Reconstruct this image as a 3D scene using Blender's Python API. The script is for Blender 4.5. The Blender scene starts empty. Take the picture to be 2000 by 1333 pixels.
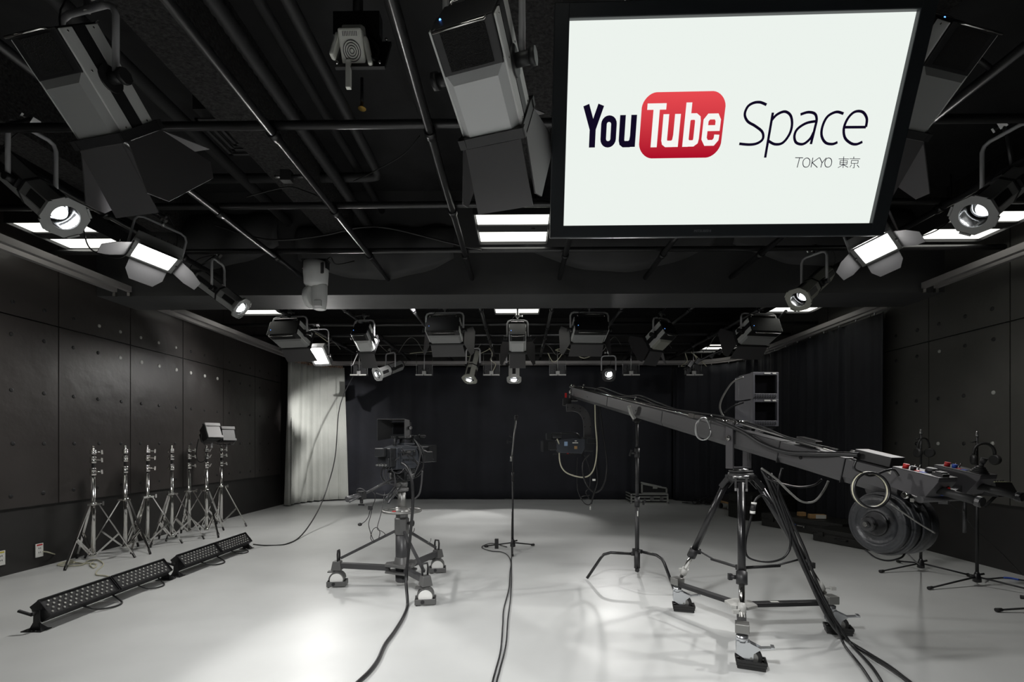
import bpy, math, random
from mathutils import Vector as V, Matrix, Quaternion

PI = math.pi
sc = bpy.context.scene
COL = sc.collection
rnd = random.Random(7)

# ------------------------------------------------------------------ camera, world, exposure
CAM_H = 1.2
YAW = math.atan(0.0145)
cam = bpy.data.cameras.new('camera')
cam.sensor_width = 36.0
cam.lens = 944.0 / 2000 * 36
cam.shift_x = 0.0
cam.shift_y = (867 - 666.5) / 2000
cam.clip_start = 0.05
camo = bpy.data.objects.new('camera', cam)
camo.location = (0, 0, CAM_H)
camo.rotation_euler = (PI / 2, 0, YAW)
COL.objects.link(camo)
sc.camera = camo
w = bpy.data.worlds.new('world')
sc.world = w
w.use_nodes = True
w.node_tree.nodes['Background'].inputs[0].default_value = (0.5, 0.5, 0.52, 1)
w.node_tree.nodes['Background'].inputs[1].default_value = 0.02
sc.view_settings.view_transform = 'Standard'
sc.view_settings.look = 'None'
sc.view_settings.gamma = 1.0
sc.view_settings.use_curve_mapping = False
sc.view_settings.exposure = 0.0
LIGHT = 0.62          # one knob for the lamps hanging in the studio

# ------------------------------------------------------------------ helpers
CR, CF, CC = V((math.cos(YAW), math.sin(YAW), 0)), V((-math.sin(YAW), math.cos(YAW), 0)), V((0, 0, CAM_H))


def at(px, py, d=None, x=None, y=None, z=None):
    """the world point seen at a photo pixel, at depth d or on the plane x / y / z = value"""
    r = CR * ((px - 1000) / 944) + CF + V((0, 0, (867 - py) / 944))
    if d is not None:
        return CC + r * d
    if x is not None:
        return CC + r * (x / r.x)
    if y is not None:
        return CC + r * (y / r.y)
    return CC + r * ((z - CAM_H) / r.z)


MATS = {}


def mat(name, col, rough=0.5, metal=0.0, emit=0.0, noise=0.0, nscale=8.0, bump=0.0, bscale=20.0, spec=0.5,
        ecol=None, coat=0.0, alpha=1.0, trans=0.0, sheen=0.0):
    m = bpy.data.materials.new(name)
    m.use_nodes = True
    nt = m.node_tree
    b = nt.nodes['Principled BSDF']
    b.inputs['Base Color'].default_value = (*col, 1)
    b.inputs['Roughness'].default_value = rough
    b.inputs['Metallic'].default_value = metal
    b.inputs['Specular IOR Level'].default_value = spec
    b.inputs['Coat Weight'].default_value = coat
    b.inputs['Transmission Weight'].default_value = trans
    b.inputs['Sheen Weight'].default_value = sheen
    if emit:
        b.inputs['Emission Color'].default_value = (*(ecol or col), 1)
        b.inputs['Emission Strength'].default_value = emit
    if noise or bump:
        tc = nt.nodes.new('ShaderNodeTexCoord')
    if noise:
        n = nt.nodes.new('ShaderNodeTexNoise')
        n.inputs['Scale'].default_value = nscale
        n.inputs['Detail'].default_value = 5
        nt.links.new(tc.outputs['Object'], n.inputs['Vector'])
        r = nt.nodes.new('ShaderNodeValToRGB')
        r.color_ramp.elements[0].position = 0.3
        r.color_ramp.elements[1].position = 0.7
        r.color_ramp.elements[0].color = (*[c * (1 - noise) for c in col], 1)
        r.color_ramp.elements[1].color = (*[min(1, c * (1 + noise)) for c in col], 1)
        nt.links.new(n.outputs['Fac'], r.inputs['Fac'])
        nt.links.new(r.outputs['Color'], b.inputs['Base Color'])
    if bump:
        n = nt.nodes.new('ShaderNodeTexNoise')
        n.inputs['Scale'].default_value = bscale
        n.inputs['Detail'].default_value = 4
        nt.links.new(tc.outputs['Object'], n.inputs['Vector'])
        u = nt.nodes.new('ShaderNodeBump')
        u.inputs['Strength'].default_value = bump
        u.inputs['Distance'].default_value = 0.02
        nt.links.new(n.outputs['Fac'], u.inputs['Height'])
        nt.links.new(u.outputs['Normal'], b.inputs['Normal'])
    MATS[name] = m
    return m


M_FLOOR = mat('painted_grey_floor', (0.56, 0.57, 0.56), 0.34, noise=0.07, nscale=1.3, bump=0.03, bscale=6, spec=0.45)
M_WALL = mat('dark_quilted_vinyl', (0.043, 0.038, 0.036), 0.38, noise=0.12, nscale=2.5, bump=0.35, bscale=5)
M_SKIRT = mat('black_wall_paint', (0.022, 0.021, 0.020), 0.6, noise=0.2, nscale=3)
M_CEIL = mat('black_ceiling_paint', (0.016, 0.016, 0.017), 0.8, noise=0.3, nscale=5)
M_BEAM = mat('black_beam_cladding', (0.055, 0.055, 0.056), 0.7, noise=0.25, nscale=1.2, bump=0.3, bscale=2.5)
M_ROUGH = mat('rough_sprayed_fireproofing', (0.028, 0.027, 0.027), 0.95, noise=0.7, nscale=45, bump=1.0, bscale=60)
M_PIPE = mat('black_painted_pipe', (0.02, 0.02, 0.021), 0.32, spec=0.6)
M_CONDUIT = mat('grey_black_conduit', (0.030, 0.030, 0.031), 0.5)
M_BLACK = mat('matt_black_metal', (0.014, 0.014, 0.015), 0.5)
M_GLOSSB = mat('gloss_black_metal', (0.012, 0.012, 0.013), 0.28, spec=0.5)
M_RUBBER = mat('black_rubber', (0.012, 0.012, 0.012), 0.55)
M_CABLE = mat('black_cable_jacket', (0.012, 0.012, 0.013), 0.38)
M_CABLEG = mat('grey_cable_jacket', (0.16, 0.16, 0.15), 0.5)
M_CABLEC = mat('cream_cable_jacket', (0.55, 0.53, 0.40), 0.5)
M_CHROME = mat('chromed_steel', (0.72, 0.71, 0.69), 0.14, metal=1.0)
M_STEEL = mat('brushed_steel', (0.45, 0.45, 0.45), 0.32, metal=1.0)
M_ALU = mat('dull_aluminium', (0.27, 0.27, 0.26), 0.4, metal=0.8)
M_LAMPG = mat('lamp_grey_paint', (0.30, 0.305, 0.30), 0.42)
M_LAMPL = mat('lamp_light_grey_paint', (0.62, 0.63, 0.62), 0.45)
M_LAMPO = mat('lamp_olive_grey_paint', (0.34, 0.345, 0.30), 0.5)
M_YOKE = mat('yoke_grey_tube', (0.42, 0.42, 0.43), 0.35)
M_DOOR = mat('barndoor_dark_grey', (0.085, 0.082, 0.085), 0.5)
M_GRILL = mat('black_vent_grille', (0.006, 0.006, 0.006), 0.6, bump=1.0, bscale=300)
M_PED = mat('pedestal_dark_grey', (0.045, 0.045, 0.047), 0.4)
M_PEDL = mat('pedestal_mid_grey', (0.10, 0.10, 0.098), 0.42)
M_CAMB = mat('camera_body_blue_grey', (0.045, 0.050, 0.060), 0.42)
M_CAMD = mat('camera_dark_plastic', (0.016, 0.017, 0.019), 0.4)
M_WHITE = mat('white_plastic', (0.80, 0.80, 0.77), 0.4)
M_OFFW = mat('off_white_paint', (0.42, 0.42, 0.40), 0.45)
M_CURTG = mat('grey_drape_cloth', (0.44, 0.45, 0.42), 0.9, noise=0.06, nscale=3, bump=0.2, bscale=40, sheen=0.2)
M_CURTB = mat('black_drape_cloth', (0.014, 0.015, 0.021), 0.75, noise=0.25, nscale=2, bump=0.3, bscale=6, sheen=0.05)
M_TRACK = mat('curtain_rail_aluminium', (0.30, 0.285, 0.28), 0.45, metal=0.3)
M_TAPE = mat('gathered_heading_tape', (0.28, 0.19, 0.14), 0.9)
M_RED = mat('red_plastic', (0.55, 0.02, 0.02), 0.35)
M_BLUE = mat('blue_plastic', (0.03, 0.09, 0.50), 0.35)
M_BRASS = mat('brass', (0.7, 0.45, 0.12), 0.3, metal=1.0)
M_WOOD = mat('pale_plywood', (0.50, 0.30, 0.13), 0.6, noise=0.2, nscale=15)
M_PAPER = mat('white_label_paper', (0.75, 0.75, 0.70), 0.6)
M_CASE = mat('black_moulded_case', (0.014, 0.014, 0.012), 0.5)
M_JIB = mat('jib_dark_grey_paint', (0.055, 0.054, 0.056), 0.38)
M_JIBO = mat('jib_box_grey_paint', (0.050, 0.048, 0.052), 0.45)
M_IRON = mat('black_cast_iron', (0.010, 0.011, 0.013), 0.45, bump=0.15, bscale=60)
M_GLASS = mat('dark_screen_glass', (0.006, 0.006, 0.007), 0.12, spec=0.6)
M_MON = mat('monitor_grey_case', (0.11, 0.11, 0.125), 0.42)
M_SCREEN = mat('lit_screen_white', (0.02, 0.02, 0.02), 0.3, emit=0.90, ecol=(0.93, 0.99, 0.94))
M_INK = mat('screen_black_ink', (0.006, 0.004, 0.02), 0.3, emit=0.02, ecol=(0.2, 0.1, 0.6))
M_SRED = mat('screen_red', (0.02, 0.0, 0.0), 0.3, emit=0.8, ecol=(1.0, 0.03, 0.05))
M_SWHT = mat('screen_letter_white', (0.05, 0.05, 0.05), 0.3, emit=0.95, ecol=(0.95, 0.96, 0.93))
M_TUBE = mat('lit_fluorescent_diffuser', (0.9, 0.9, 0.85), 0.5, emit=2.2, ecol=(1.0, 1.0, 0.92))
M_TUBEF = mat('lit_fluorescent_edge', (0.5, 0.5, 0.4), 0.5)
M_LEDP = mat('lit_led_panel', (0.9, 0.9, 0.9), 0.5, emit=8.0, ecol=(1.0, 0.98, 0.95))
M_LENSLIT = mat('lit_lens', (0.9, 0.9, 0.9), 0.2, emit=6.0, ecol=(0.93, 0.96, 1.0))
M_LENSDIM = mat('clear_lens_glass', (0.75, 0.78, 0.82), 0.05, metal=0.9)
M_LED = mat('small_clear_led_lens', (0.45, 0.45, 0.42), 0.15, spec=0.9)
M_BLUEDOT = mat('blue_indicator', (0.05, 0.1, 0.6), 0.3, emit=4, ecol=(0.1, 0.3, 1.0))
M_REDDOT = mat('red_indicator', (0.6, 0.02, 0.02), 0.3, emit=1.0, ecol=(1.0, 0.05, 0.05))

# the floor paint is laid in long strokes: a little of that in its sheen
_nt = M_FLOOR.node_tree
_n = _nt.nodes.new('ShaderNodeTexNoise'); _n.inputs['Scale'].default_value = 1.6; _n.inputs['Detail'].default_value = 6
_mp = _nt.nodes.new('ShaderNodeMapping'); _mp.inputs['Scale'].default_value = (0.5, 1.6, 1)
_tc = _nt.nodes.new('ShaderNodeTexCoord')
_rp = _nt.nodes.new('ShaderNodeMapRange'); _rp.inputs['To Min'].default_value = 0.24; _rp.inputs['To Max'].default_value = 0.50
_nt.links.new(_tc.outputs['Object'], _mp.inputs['Vector']); _nt.links.new(_mp.outputs['Vector'], _n.inputs['Vector'])
_nt.links.new(_n.outputs['Fac'], _rp.inputs['Value']); _nt.links.new(_rp.outputs['Result'], _nt.nodes['Principled BSDF'].inputs['Roughness'])


def perp(a):
    a = a.normalized()
    h = V((0, 0, 1)) if abs(a.z) < 0.9 else V((1, 0, 0))
    u = a.cross(h).normalized()
    return u, a.cross(u).normalized()


def spline(pts, n=6, closed=False):
    pts = [V(p) for p in pts]
    if len(pts) < 3:
        return pts
    out = []
    N = len(pts)
    rng = range(N) if closed else range(N - 1)
    for i in rng:
        if closed:
            p0, p1, p2, p3 = pts[i - 1], pts[i], pts[(i + 1) % N], pts[(i + 2) % N]
        else:
            p0, p1, p2, p3 = pts[max(i - 1, 0)], pts[i], pts[i + 1], pts[min(i + 2, N - 1)]
        for k in range(n):
            t = k / n
            out.append(0.5 * ((2 * p1) + (p2 - p0) * t + (2 * p0 - 5 * p1 + 4 * p2 - p3) * t * t + (3 * p1 - p0 - 3 * p2 + p3) * t ** 3))
    if not closed:
        out.append(pts[-1])
    return out


class MB:
    """collects faces and links them as ONE mesh object"""

    def __init__(s):
        s.v, s.f, s.m, s.s = [], [], [], []
        s.T = Matrix.Identity(4)

    def add(s, vs, fs, m=0, smooth=False):
        o = len(s.v)
        s.v += [s.T @ V(p) for p in vs]
        s.f += [tuple(i + o for i in f) for f in fs]
        s.m += [m] * len(fs)
        s.s += [smooth] * len(fs)
        return s

    def box(s, c, d, m=0, rot=None, taper=1.0):
        c = V(c); R = rot or Matrix.Identity(3)
        vs = []
        for z in (-1, 1):
            k = 1.0 if z < 0 else taper
            for x, y in ((-1, -1), (1, -1), (1, 1), (-1, 1)):
                vs.append(c + R @ V((x * d[0] / 2 * k, y * d[1] / 2 * k, z * d[2] / 2)))
        s.add(vs, [(3, 2, 1, 0), (4, 5, 6, 7), (0, 1, 5, 4), (1, 2, 6, 5), (2, 3, 7, 6), (3, 0, 4, 7)], m)
        return s

    def bar(s, a, b, wd, ht, m=0, up=(0, 0, 1)):
        a, b = V(a), V(b)
        d = (b - a)
        y = d.normalized(); x = y.cross(V(up))
        if x.length < 1e-4:
            x = y.cross(V((1, 0, 0)))
        x.normalize(); z = x.cross(y)
        R = Matrix((x, y, z)).transposed()
        return s.box((a + b) / 2, (wd, d.length, ht), m, R)

    def cyl(s, a, b, r, r2=None, n=12, m=0, smooth=True, caps=True, ph=0.0):
        a, b = V(a), V(b); r2 = r if r2 is None else r2
        u, w_ = perp(b - a)
        vs = []
        for c, rr in ((a, r), (b, r2)):
            for k in range(n):
                t = 2 * PI * k / n + ph
                vs.append(c + (u * math.cos(t) + w_ * math.sin(t)) * rr)
        s.add(vs, [(k, (k + 1) % n, (k + 1) % n + n, k + n)[::-1] for k in range(n)], m, smooth)
        if caps:
            o = len(s.v) - 2 * n
            s.f += [tuple(o + k for k in range(n)), tuple(o + n + k for k in range(n))[::-1]]
            s.m += [m, m]; s.s += [False, False]
        return s

    def tube(s, pts, r, n=8, m=0, closed=False, caps=True):
        pts = [V(p) for p in pts]
        N = len(pts)
        if N < 2:
            return s
        tan = []
        for i in range(N):
            if closed:
                t = pts[(i + 1) % N] - pts[i - 1]
            else:
                t = pts[min(i + 1, N - 1)] - pts[max(i - 1, 0)]
            tan.append(t.normalized() if t.length > 1e-9 else V((0, 0, 1)))
        u, _ = perp(tan[0])
        vs = []
        for i in range(N):
            u = (u - tan[i] * u.dot(tan[i]))
            u = u.normalized() if u.length > 1e-6 else perp(tan[i])[0]
            w_ = tan[i].cross(u)
            rr = r[i] if isinstance(r, (list, tuple)) else r
            for k in range(n):
                t = 2 * PI * k / n
                vs.append(pts[i] + (u * math.cos(t) + w_ * math.sin(t)) * rr)
        fs = []
        for i in range(N if closed else N - 1):
            j = (i + 1) % N
            for k in range(n):
                k2 = (k + 1) % n
                fs.append((i * n + k, i * n + k2, j * n + k2, j * n + k))
        s.add(vs, fs, m, True)
        if not closed and caps:
            o = len(s.v) - N * n
            s.f += [tuple(o + k for k in range(n))[::-1], tuple(o + (N - 1) * n + k for k in range(n))]
            s.m += [m, m]; s.s += [False, False]
        return s

    def lathe(s, o, ax, prof, n=20, m=0, smooth=True, ph=0.0, caps=True):
        o, ax = V(o), V(ax).normalized()
        u, w_ = perp(ax)
        vs = []
        for r, h in prof:
            for k in range(n):
                t = 2 * PI * k / n + ph
                vs.append(o + ax * h + (u * math.cos(t) + w_ * math.sin(t)) * max(r, 1e-5))
        fs = []
        for i in range(len(prof) - 1):
            for k in range(n):
                k2 = (k + 1) % n
                fs.append((i * n + k, i * n + k2, (i + 1) * n + k2, (i + 1) * n + k)[::-1])
        s.add(vs, fs, m, smooth)
        if not caps:
            return s
        b = len(s.v) - len(prof) * n
        s.f += [tuple(b + k for k in range(n)), tuple(b + (len(prof) - 1) * n + k for k in range(n))[::-1]]
        s.m += [m, m]; s.s += [False, False]
        return s

    def sph(s, c, r, m=0, n=12, sq=(1, 1, 1)):
        c = V(c)
        vs, fs = [], []
        h = n // 2
        for i in range(h + 1):
            a = PI * i / h
            for k in range(n):
                t = 2 * PI * k / n
                vs.append(c + V((math.sin(a) * math.cos(t) * r * sq[0], math.sin(a) * math.sin(t) * r * sq[1], math.cos(a) * r * sq[2])))
        for i in range(h):
            for k in range(n):
                k2 = (k + 1) % n
                fs.append((i * n + k, (i + 1) * n + k, (i + 1) * n + k2, i * n + k2))
        return s.add(vs, fs, m, True)

    def prism(s, poly, ext, m=0, smooth=False):
        """poly: 3-D points of one face; ext: extrusion vector"""
        p = [V(q) for q in poly]; e = V(ext); n = len(p)
        s.add(p + [q + e for q in p], [tuple(range(n))[::-1], tuple(range(n, 2 * n))] +
              [(k, (k + 1) % n, (k + 1) % n + n, k + n) for k in range(n)], m, smooth)
        return s

    def build(s, name, mats, parent=None, bevel=0.0, kind=None, label=None):
        me = bpy.data.meshes.new(name)
        me.from_pydata([tuple(p) for p in s.v], [], s.f)
        if not isinstance(mats, (list, tuple)):
            mats = [mats]
        for q in mats:
            me.materials.append(q)
        me.polygons.foreach_set('material_index', s.m)
        me.polygons.foreach_set('use_smooth', s.s)
        me.update()
        o = bpy.data.objects.new(name, me)
        COL.objects.link(o)
        if parent:
            o.parent = parent
        if kind:
            o['kind'] = kind
        if label:
            o['label'] = label
        if bevel:
            b = o.modifiers.new('bevel', 'BEVEL')
            b.width = bevel; b.segments = 2; b.limit_method = 'ANGLE'; b.angle_limit = 0.7
        return o


def tag(o, label, cat, group=None, kind=None):
    o['label'] = label; o['category'] = cat
    if group:
        o['group'] = group
    if kind:
        o['kind'] = kind
    return o


def thing(name, label, cat, loc=(0, 0, 0), rz=0.0, group=None, R=None):
    o = bpy.data.objects.new(name, None)
    COL.objects.link(o)
    o.empty_display_size = 0.05
    if R is not None:
        o.matrix_world = Matrix.Translation(V(loc)) @ R.to_4x4()
        o.location = V(loc); o.rotation_euler = R.to_euler()
    else:
        o.location = loc; o.rotation_euler = (0, 0, rz)
    return tag(o, label, cat, group)


def copy_tree(o, parent=None):
    c = o.copy()
    COL.objects.link(c)
    c.parent = parent
    for ch in [q for q in bpy.data.objects if q.parent is o]:
        copy_tree(ch, c)
    return c


def dup(root, label, loc, rz=0.0):
    c = copy_tree(root)
    c.location = loc; c.rotation_euler = (0, 0, rz)
    c['label'] = label
    return c


def basis(aim, roll=0.0):
    """fixture frame: +Z = beam direction, X level"""
    z = V(aim).normalized()
    x = V((0, 0, 1)).cross(z).normalized()
    y = z.cross(x)
    R = Matrix((x, y, z)).transposed()
    return R @ Matrix.Rotation(roll, 3, 'Z')


def lamp_light(kind, parent, energy, color=(1, 1, 1), loc=(0, 0, 0), size=0.1, size_y=None, spot=60, blend=0.5, flip=True):
    l = bpy.data.lights.new('lamp_light', kind)
    l.energy = energy * LIGHT; l.color = color
    if kind == 'AREA':
        l.shape = 'RECTANGLE'; l.size = size; l.size_y = size_y or size
    if kind == 'SPOT':
        l.spot_size = math.radians(spot); l.spot_blend = blend; l.shadow_soft_size = size
    o = bpy.data.objects.new('lamp_light', l)
    COL.objects.link(o)
    o.parent = parent
    o.location = loc
    if flip:
        o.rotation_euler = (PI, 0, 0)     # lights shine along -Z, fixtures aim along +Z
    return o


def cable(name, pts, r, m, label, cat='cable', group=None, n=6, seg=6):
    b = MB().tube(spline(pts, seg), r, n)
    o = b.build(name, m)
    return tag(o, label, cat, group)
# ------------------------------------------------------------------ room shell
XL, XR, YB, YF, ZC = -4.66, 4.58, 10.62, -3.2, 3.95


def struct(name, b, m, label=None):
    o = b.build(name, m)
    o['kind'] = 'structure'
    if label:
        o['label'] = label
    return o


struct('floor', MB().box(((XL + XR) / 2, (YB + YF) / 2, -0.05), (XR - XL + 0.4, YB - YF + 0.4, 0.1)), M_FLOOR, 'pale grey painted studio floor')
struct('ceiling', MB().box(((XL + XR) / 2, (YB + YF) / 2, ZC + 0.05), (XR - XL + 0.4, YB - YF + 0.4, 0.1)), M_CEIL, 'black painted concrete ceiling')
struct('wall_back', MB().box(((XL + XR) / 2, YB + 0.05, ZC / 2), (XR - XL + 0.2, 0.1, ZC)), M_SKIRT, 'black back wall behind the drapes')
struct('wall_front', MB().box(((XL + XR) / 2, YF - 0.05, ZC / 2), (XR - XL + 0.2, 0.1, ZC)), M_SKIRT, 'black wall behind the viewer')


def side_wall(name, x, sgn, joints, ztops, y0, y1, seed):
    b = MB()
    b.box((x + 0.05 * sgn, (YB + YF) / 2, ZC / 2), (0.1, YB - YF, ZC), 1)
    t = 0.025
    for i in range(len(joints) - 1):
        for j in range(len(ztops) - 1):
            a, c = joints[i] + 0.006, joints[i + 1] - 0.006
            z0, z1 = ztops[j] + 0.006, ztops[j + 1] - 0.006
            b.box((x - sgn * t / 2, (a + c) / 2, (z0 + z1) / 2), (t, c - a, z1 - z0), 0)
    r = random.Random(seed)
    for i in range(len(joints) - 1):
        for z in (0.72, 1.2, 1.69, 2.20, 2.50, 2.98):
            for k in (0.16, 0.46, 0.76):
                y = joints[i] + k
                if y > joints[i + 1] - 0.05:
                    continue
                white = sgn < 0 and (abs(z - 2.2) < 0.1 and 5.3 < y < 7.6)
                pale = sgn < 0 and (abs(z - 2.5) < 0.1 and 5.2 < y < 6.6) or (sgn > 0 and r.random() < 0.12)
                q_ = 1.25 if white else 1.0
                b.lathe((x - sgn * t, y + r.uniform(-.01, .01), z), (-sgn, 0, 0), [(0.020 * q_, -0.002), (0.019 * q_, 0.004), (0.011 * q_, 0.007), (0.001, 0.007)], 12,
                        2 if white else 3 if pale else 4)
    struct(name, b, [M_WALL if sgn < 0 else M_WALLR, M_SKIRT, M_WHITE, M_OFFW, M_BLACK], 'dark upholstered acoustic panels with round studs')


M_WALLR = mat('dark_quilted_vinyl_plain', (0.070, 0.068, 0.062), 0.5, noise=0.12, nscale=2.5, bump=0.3, bscale=5)
side_wall('wall_left', XL, -1, [2.07, 2.98, 3.89, 4.80, 5.70, 6.60, 7.51, 8.42, 9.33], [0.60, 2.375, 3.7], 0, 0, 3)
side_wall('wall_right', XR, 1, [2.73, 3.64, 4.55, 5.44, 6.33, 7.2, 8.1, 9.0], [0.62, 2.335, 3.7], 0, 0, 5)

# the deep beam that crosses the room
struct('trim_1', MB().box(((XL + XR) / 2, 5.515, (2.82 + ZC) / 2), (XR - XL, 0.55, ZC - 2.82)), M_BEAM, 'deep black boxed beam across the ceiling')
# fireproofed joists running away from the viewer, and a flat duct
for n_, (x, wd, zb, m_) in enumerate([(-1.95, 0.30, 3.45, M_ROUGH), (0.05, 0.34, 3.42, M_ROUGH), (-3.75, 0.3, 3.45, M_ROUGH), (2.1, 0.30, 3.45, M_ROUGH)]):
    struct('trim_%d' % (n_ + 2), MB().box((x, (YF + 5.24) / 2, (zb + ZC) / 2), (wd, 5.24 - YF, ZC - zb)), m_, 'black rough sprayed joist under the ceiling')

# ------------------------------------------------------------------ overhead pipe grid
GX = [-3.22, -2.33, -1.42, -0.51, 0.44, 1.36, 2.28, 3.2]
GZ = 2.99


def grid_pipe(a, b_, label, group, clamps):
    m = MB().cyl(a, b_, 0.0245, n=12)
    o = m.build('ceiling_pipe', M_PIPE)
    tag(o, label, 'pipe', group)
    a = V(a); b_ = V(b_)
    for c in clamps:
        q = MB()
        c = V(c)
        q.cyl(c + V((0, -0.03, 0)), c + V((0, 0.03, 0)), 0.033, n=14)
        q.box(c + V((0, 0, 0.045)), (0.03, 0.05, 0.05))
        q.build('clamp', M_GLOSSB, o)
    return o


names_x = ['by the left wall', 'above the left LED panel', 'left of the moving camera', 'beside the middle softlight', 'behind the big screen',
           'right of the screen logo', 'above the right small spotlight', 'by the right wall']
YX = [1.0, 1.85, 2.78, 3.72, 4.6]
for i, x in enumerate(GX):
    grid_pipe((x, -2.6, GZ), (x, 5.235, GZ), 'black lengthwise ceiling pipe in front of the beam, ' + names_x[i], 'lengthwise pipes before the beam',
              [(x, y, GZ) for y in YX])
YX2 = [6.45, 7.45, 8.2, 8.95, 9.85]
for i, x in enumerate(GX):
    grid_pipe((x, 5.80, GZ), (x, 10.3, GZ), 'black lengthwise ceiling pipe beyond the beam, ' + names_x[i], 'lengthwise pipes beyond the beam',
              [(x, y, GZ) for y in YX2])
for i, y in enumerate(YX):
    o = MB().cyl((XL, y, GZ + 0.055), (XR, y, GZ + 0.055), 0.0245, n=12).build('ceiling_pipe', M_PIPE)
    tag(o, 'black crosswise ceiling pipe, ' + ['nearest the viewer overhead', 'crossing above the big left softlight', 'crossing just below the top left vent',
        'crossing above the round-bodied spotlights', 'last one before the deep beam'][i], 'pipe', 'crosswise pipes before the beam')
for i, y in enumerate(YX2):
    o = MB().cyl((XL, y, GZ + 0.055), (XR, y, GZ + 0.055), 0.0245, n=12).build('ceiling_pipe', M_PIPE)
    tag(o, 'black crosswise ceiling pipe beyond the beam, ' + ['first behind the beam', 'above the row of softlights', 'between softlights and back spotlights',
        'carrying the back spotlights', 'last one by the back drape'][i], 'pipe', 'crosswise pipes beyond the beam')

# conduits higher up
for x, z, r, y1, lab in [(-1.26, 3.62, 0.04, 4.35, 'straight dark conduit ending at an elbow'), (-1.62, 3.55, 0.05, 5.2, 'ribbed flexible conduit next to the rough joist'),
                         (-1.48, 3.72, 0.035, 5.2, 'thin dark conduit between two thicker ones'), (-2.5, 3.6, 0.05, 5.2, 'dark conduit above the left LED panel'),
                         (-0.72, 3.70, 0.045, 5.2, 'dark conduit over the middle pipe')]:
    b = MB()
    if 'ribbed' in lab:
        L = []
        k = int((y1 + 2) / 0.03)
        pts = [V((x, -2 + j * 0.03, z)) for j in range(k)]
        b.tube(pts, [r * (1.0 if j % 2 else 0.88) for j in range(k)], 12)
    elif 'elbow' in lab:
        b.tube([(x, -2.5, z), (x, y1 - 0.08, z), (x - 0.03, y1, z), (x - 0.1, y1 + 0.02, z), (-3.3, y1 + 0.02, z)], r, 12)
    else:
        b.cyl((x, -2.5, z), (x, y1, z), r)
    tag(b.build('conduit', M_CONDUIT), lab + ' under the ceiling', 'conduit')

# air diffuser panel
t = thing('ceiling_vent', 'square black stepped air diffuser above the left crosswise pipe', 'vent', (-2.08, 3.60, 3.50))
t.scale = (0.62, 0.62, 0.62)
b = MB()
for k, (h, zz) in enumerate([(0.33, 0.0), (0.26, 0.02), (0.19, 0.04), (0.12, 0.06)]):
    for sx in (-1, 1):
        b.box((sx * h, 0, zz), (0.035, 2 * h + 0.035, 0.02)); b.box((0, sx * h, zz), (2 * h + 0.035, 0.035, 0.02))
b.box((0, 0, 0.08), (0.12, 0.12, 0.02))
b.build('slats', M_CONDUIT, t)
MB().box((0, 0, 0.28), (0.72, 0.72, 0.36)).build('duct_box', M_BLACK, t)

# sprinkler
t = thing('sprinkler_head', 'small brass sprinkler head on the black ceiling', 'sprinkler', tuple(at(707, 213, z=3.72)))
b = MB().lathe((0, 0, 0), (0, 0, 1), [(0.03, 0), (0.03, 0.006), (0.012, 0.012), (0.012, 0.05)], 14)
b.build('deflector', M_BRASS, t)
MB().cyl((0, 0, 0.04), (0, 0, 0.23), 0.012).build('drop_pipe', M_PIPE, t)

# black draped cloth swags hung in front of the beam
for (x0, x1, sag, zz, lab) in [(0.0, 2.1, 0.30, 3.35, 'black cloth swag sagging before the beam under the screen'), (-2.4, -0.7, 0.22, 3.2, 'black cloth swag before the beam behind the moving camera'),
                           (-4.4, -2.6, 0.25, 3.35, 'black cloth swag before the beam at the left end'), (2.3, 4.2, 0.25, 3.35, 'black cloth swag before the beam at the right end')]:
    b = MB(); n = 24; mrows = 8
    vs = []
    for i in range(n + 1):
        u = i / n
        drop = sag * 4 * u * (1 - u)
        for j in range(mrows + 1):
            v = j / mrows
            vs.append((x0 + (x1 - x0) * u, 5.22 - 0.16 * math.sin(PI * v) * (0.4 + 2 * u * (1 - u)) - 0.02 * math.sin(u * 23 + v * 4), zz + 0.35 - v * (0.35 + drop)))
    fs = [(i * (mrows + 1) + j, (i + 1) * (mrows + 1) + j, (i + 1) * (mrows + 1) + j + 1, i * (mrows + 1) + j + 1) for i in range(n) for j in range(mrows)]
    b.add(vs, fs, 0, True)
    o = b.build('cloth_swag', M_BEAM); so = o.modifiers.new('s', 'SOLIDIFY'); so.thickness = 0.006
    tag(o, lab, 'cloth')

# ------------------------------------------------------------------ curtain rails and drapes
def rail(name, pts, label):
    t = MB()
    P = [V(p) for p in pts]
    # square section swept along the path
    for off, wd in ((0, 0.05),):
        vs = []
        for i, p in enumerate(P):
            d = (P[min(i + 1, len(P) - 1)] - P[max(i - 1, 0)]).normalized()
            nrm = V((d.y, -d.x, 0))
            for a, c in ((-1, -1), (1, -1), (1, 1), (-1, 1)):
                vs.append(p + nrm * a * wd / 2 + V((0, 0, c * 0.03)))
        fs = []
        for i in range(len(P) - 1):
            for k in range(4):
                k2 = (k + 1) % 4
                fs.append((i * 4 + k, i * 4 + k2, i * 4 + 4 + k2, i * 4 + 4 + k))
        fs += [(3, 2, 1, 0), tuple(len(vs) - 4 + k for k in range(4))]
        t.add(vs, fs)
    return t


def arc(cx, cy, r, a0, a1, n, z):
    return [(cx + r * math.cos(math.radians(a0 + (a1 - a0) * k / n)), cy + r * math.sin(math.radians(a0 + (a1 - a0) * k / n)), z) for k in range(n + 1)]


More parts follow.
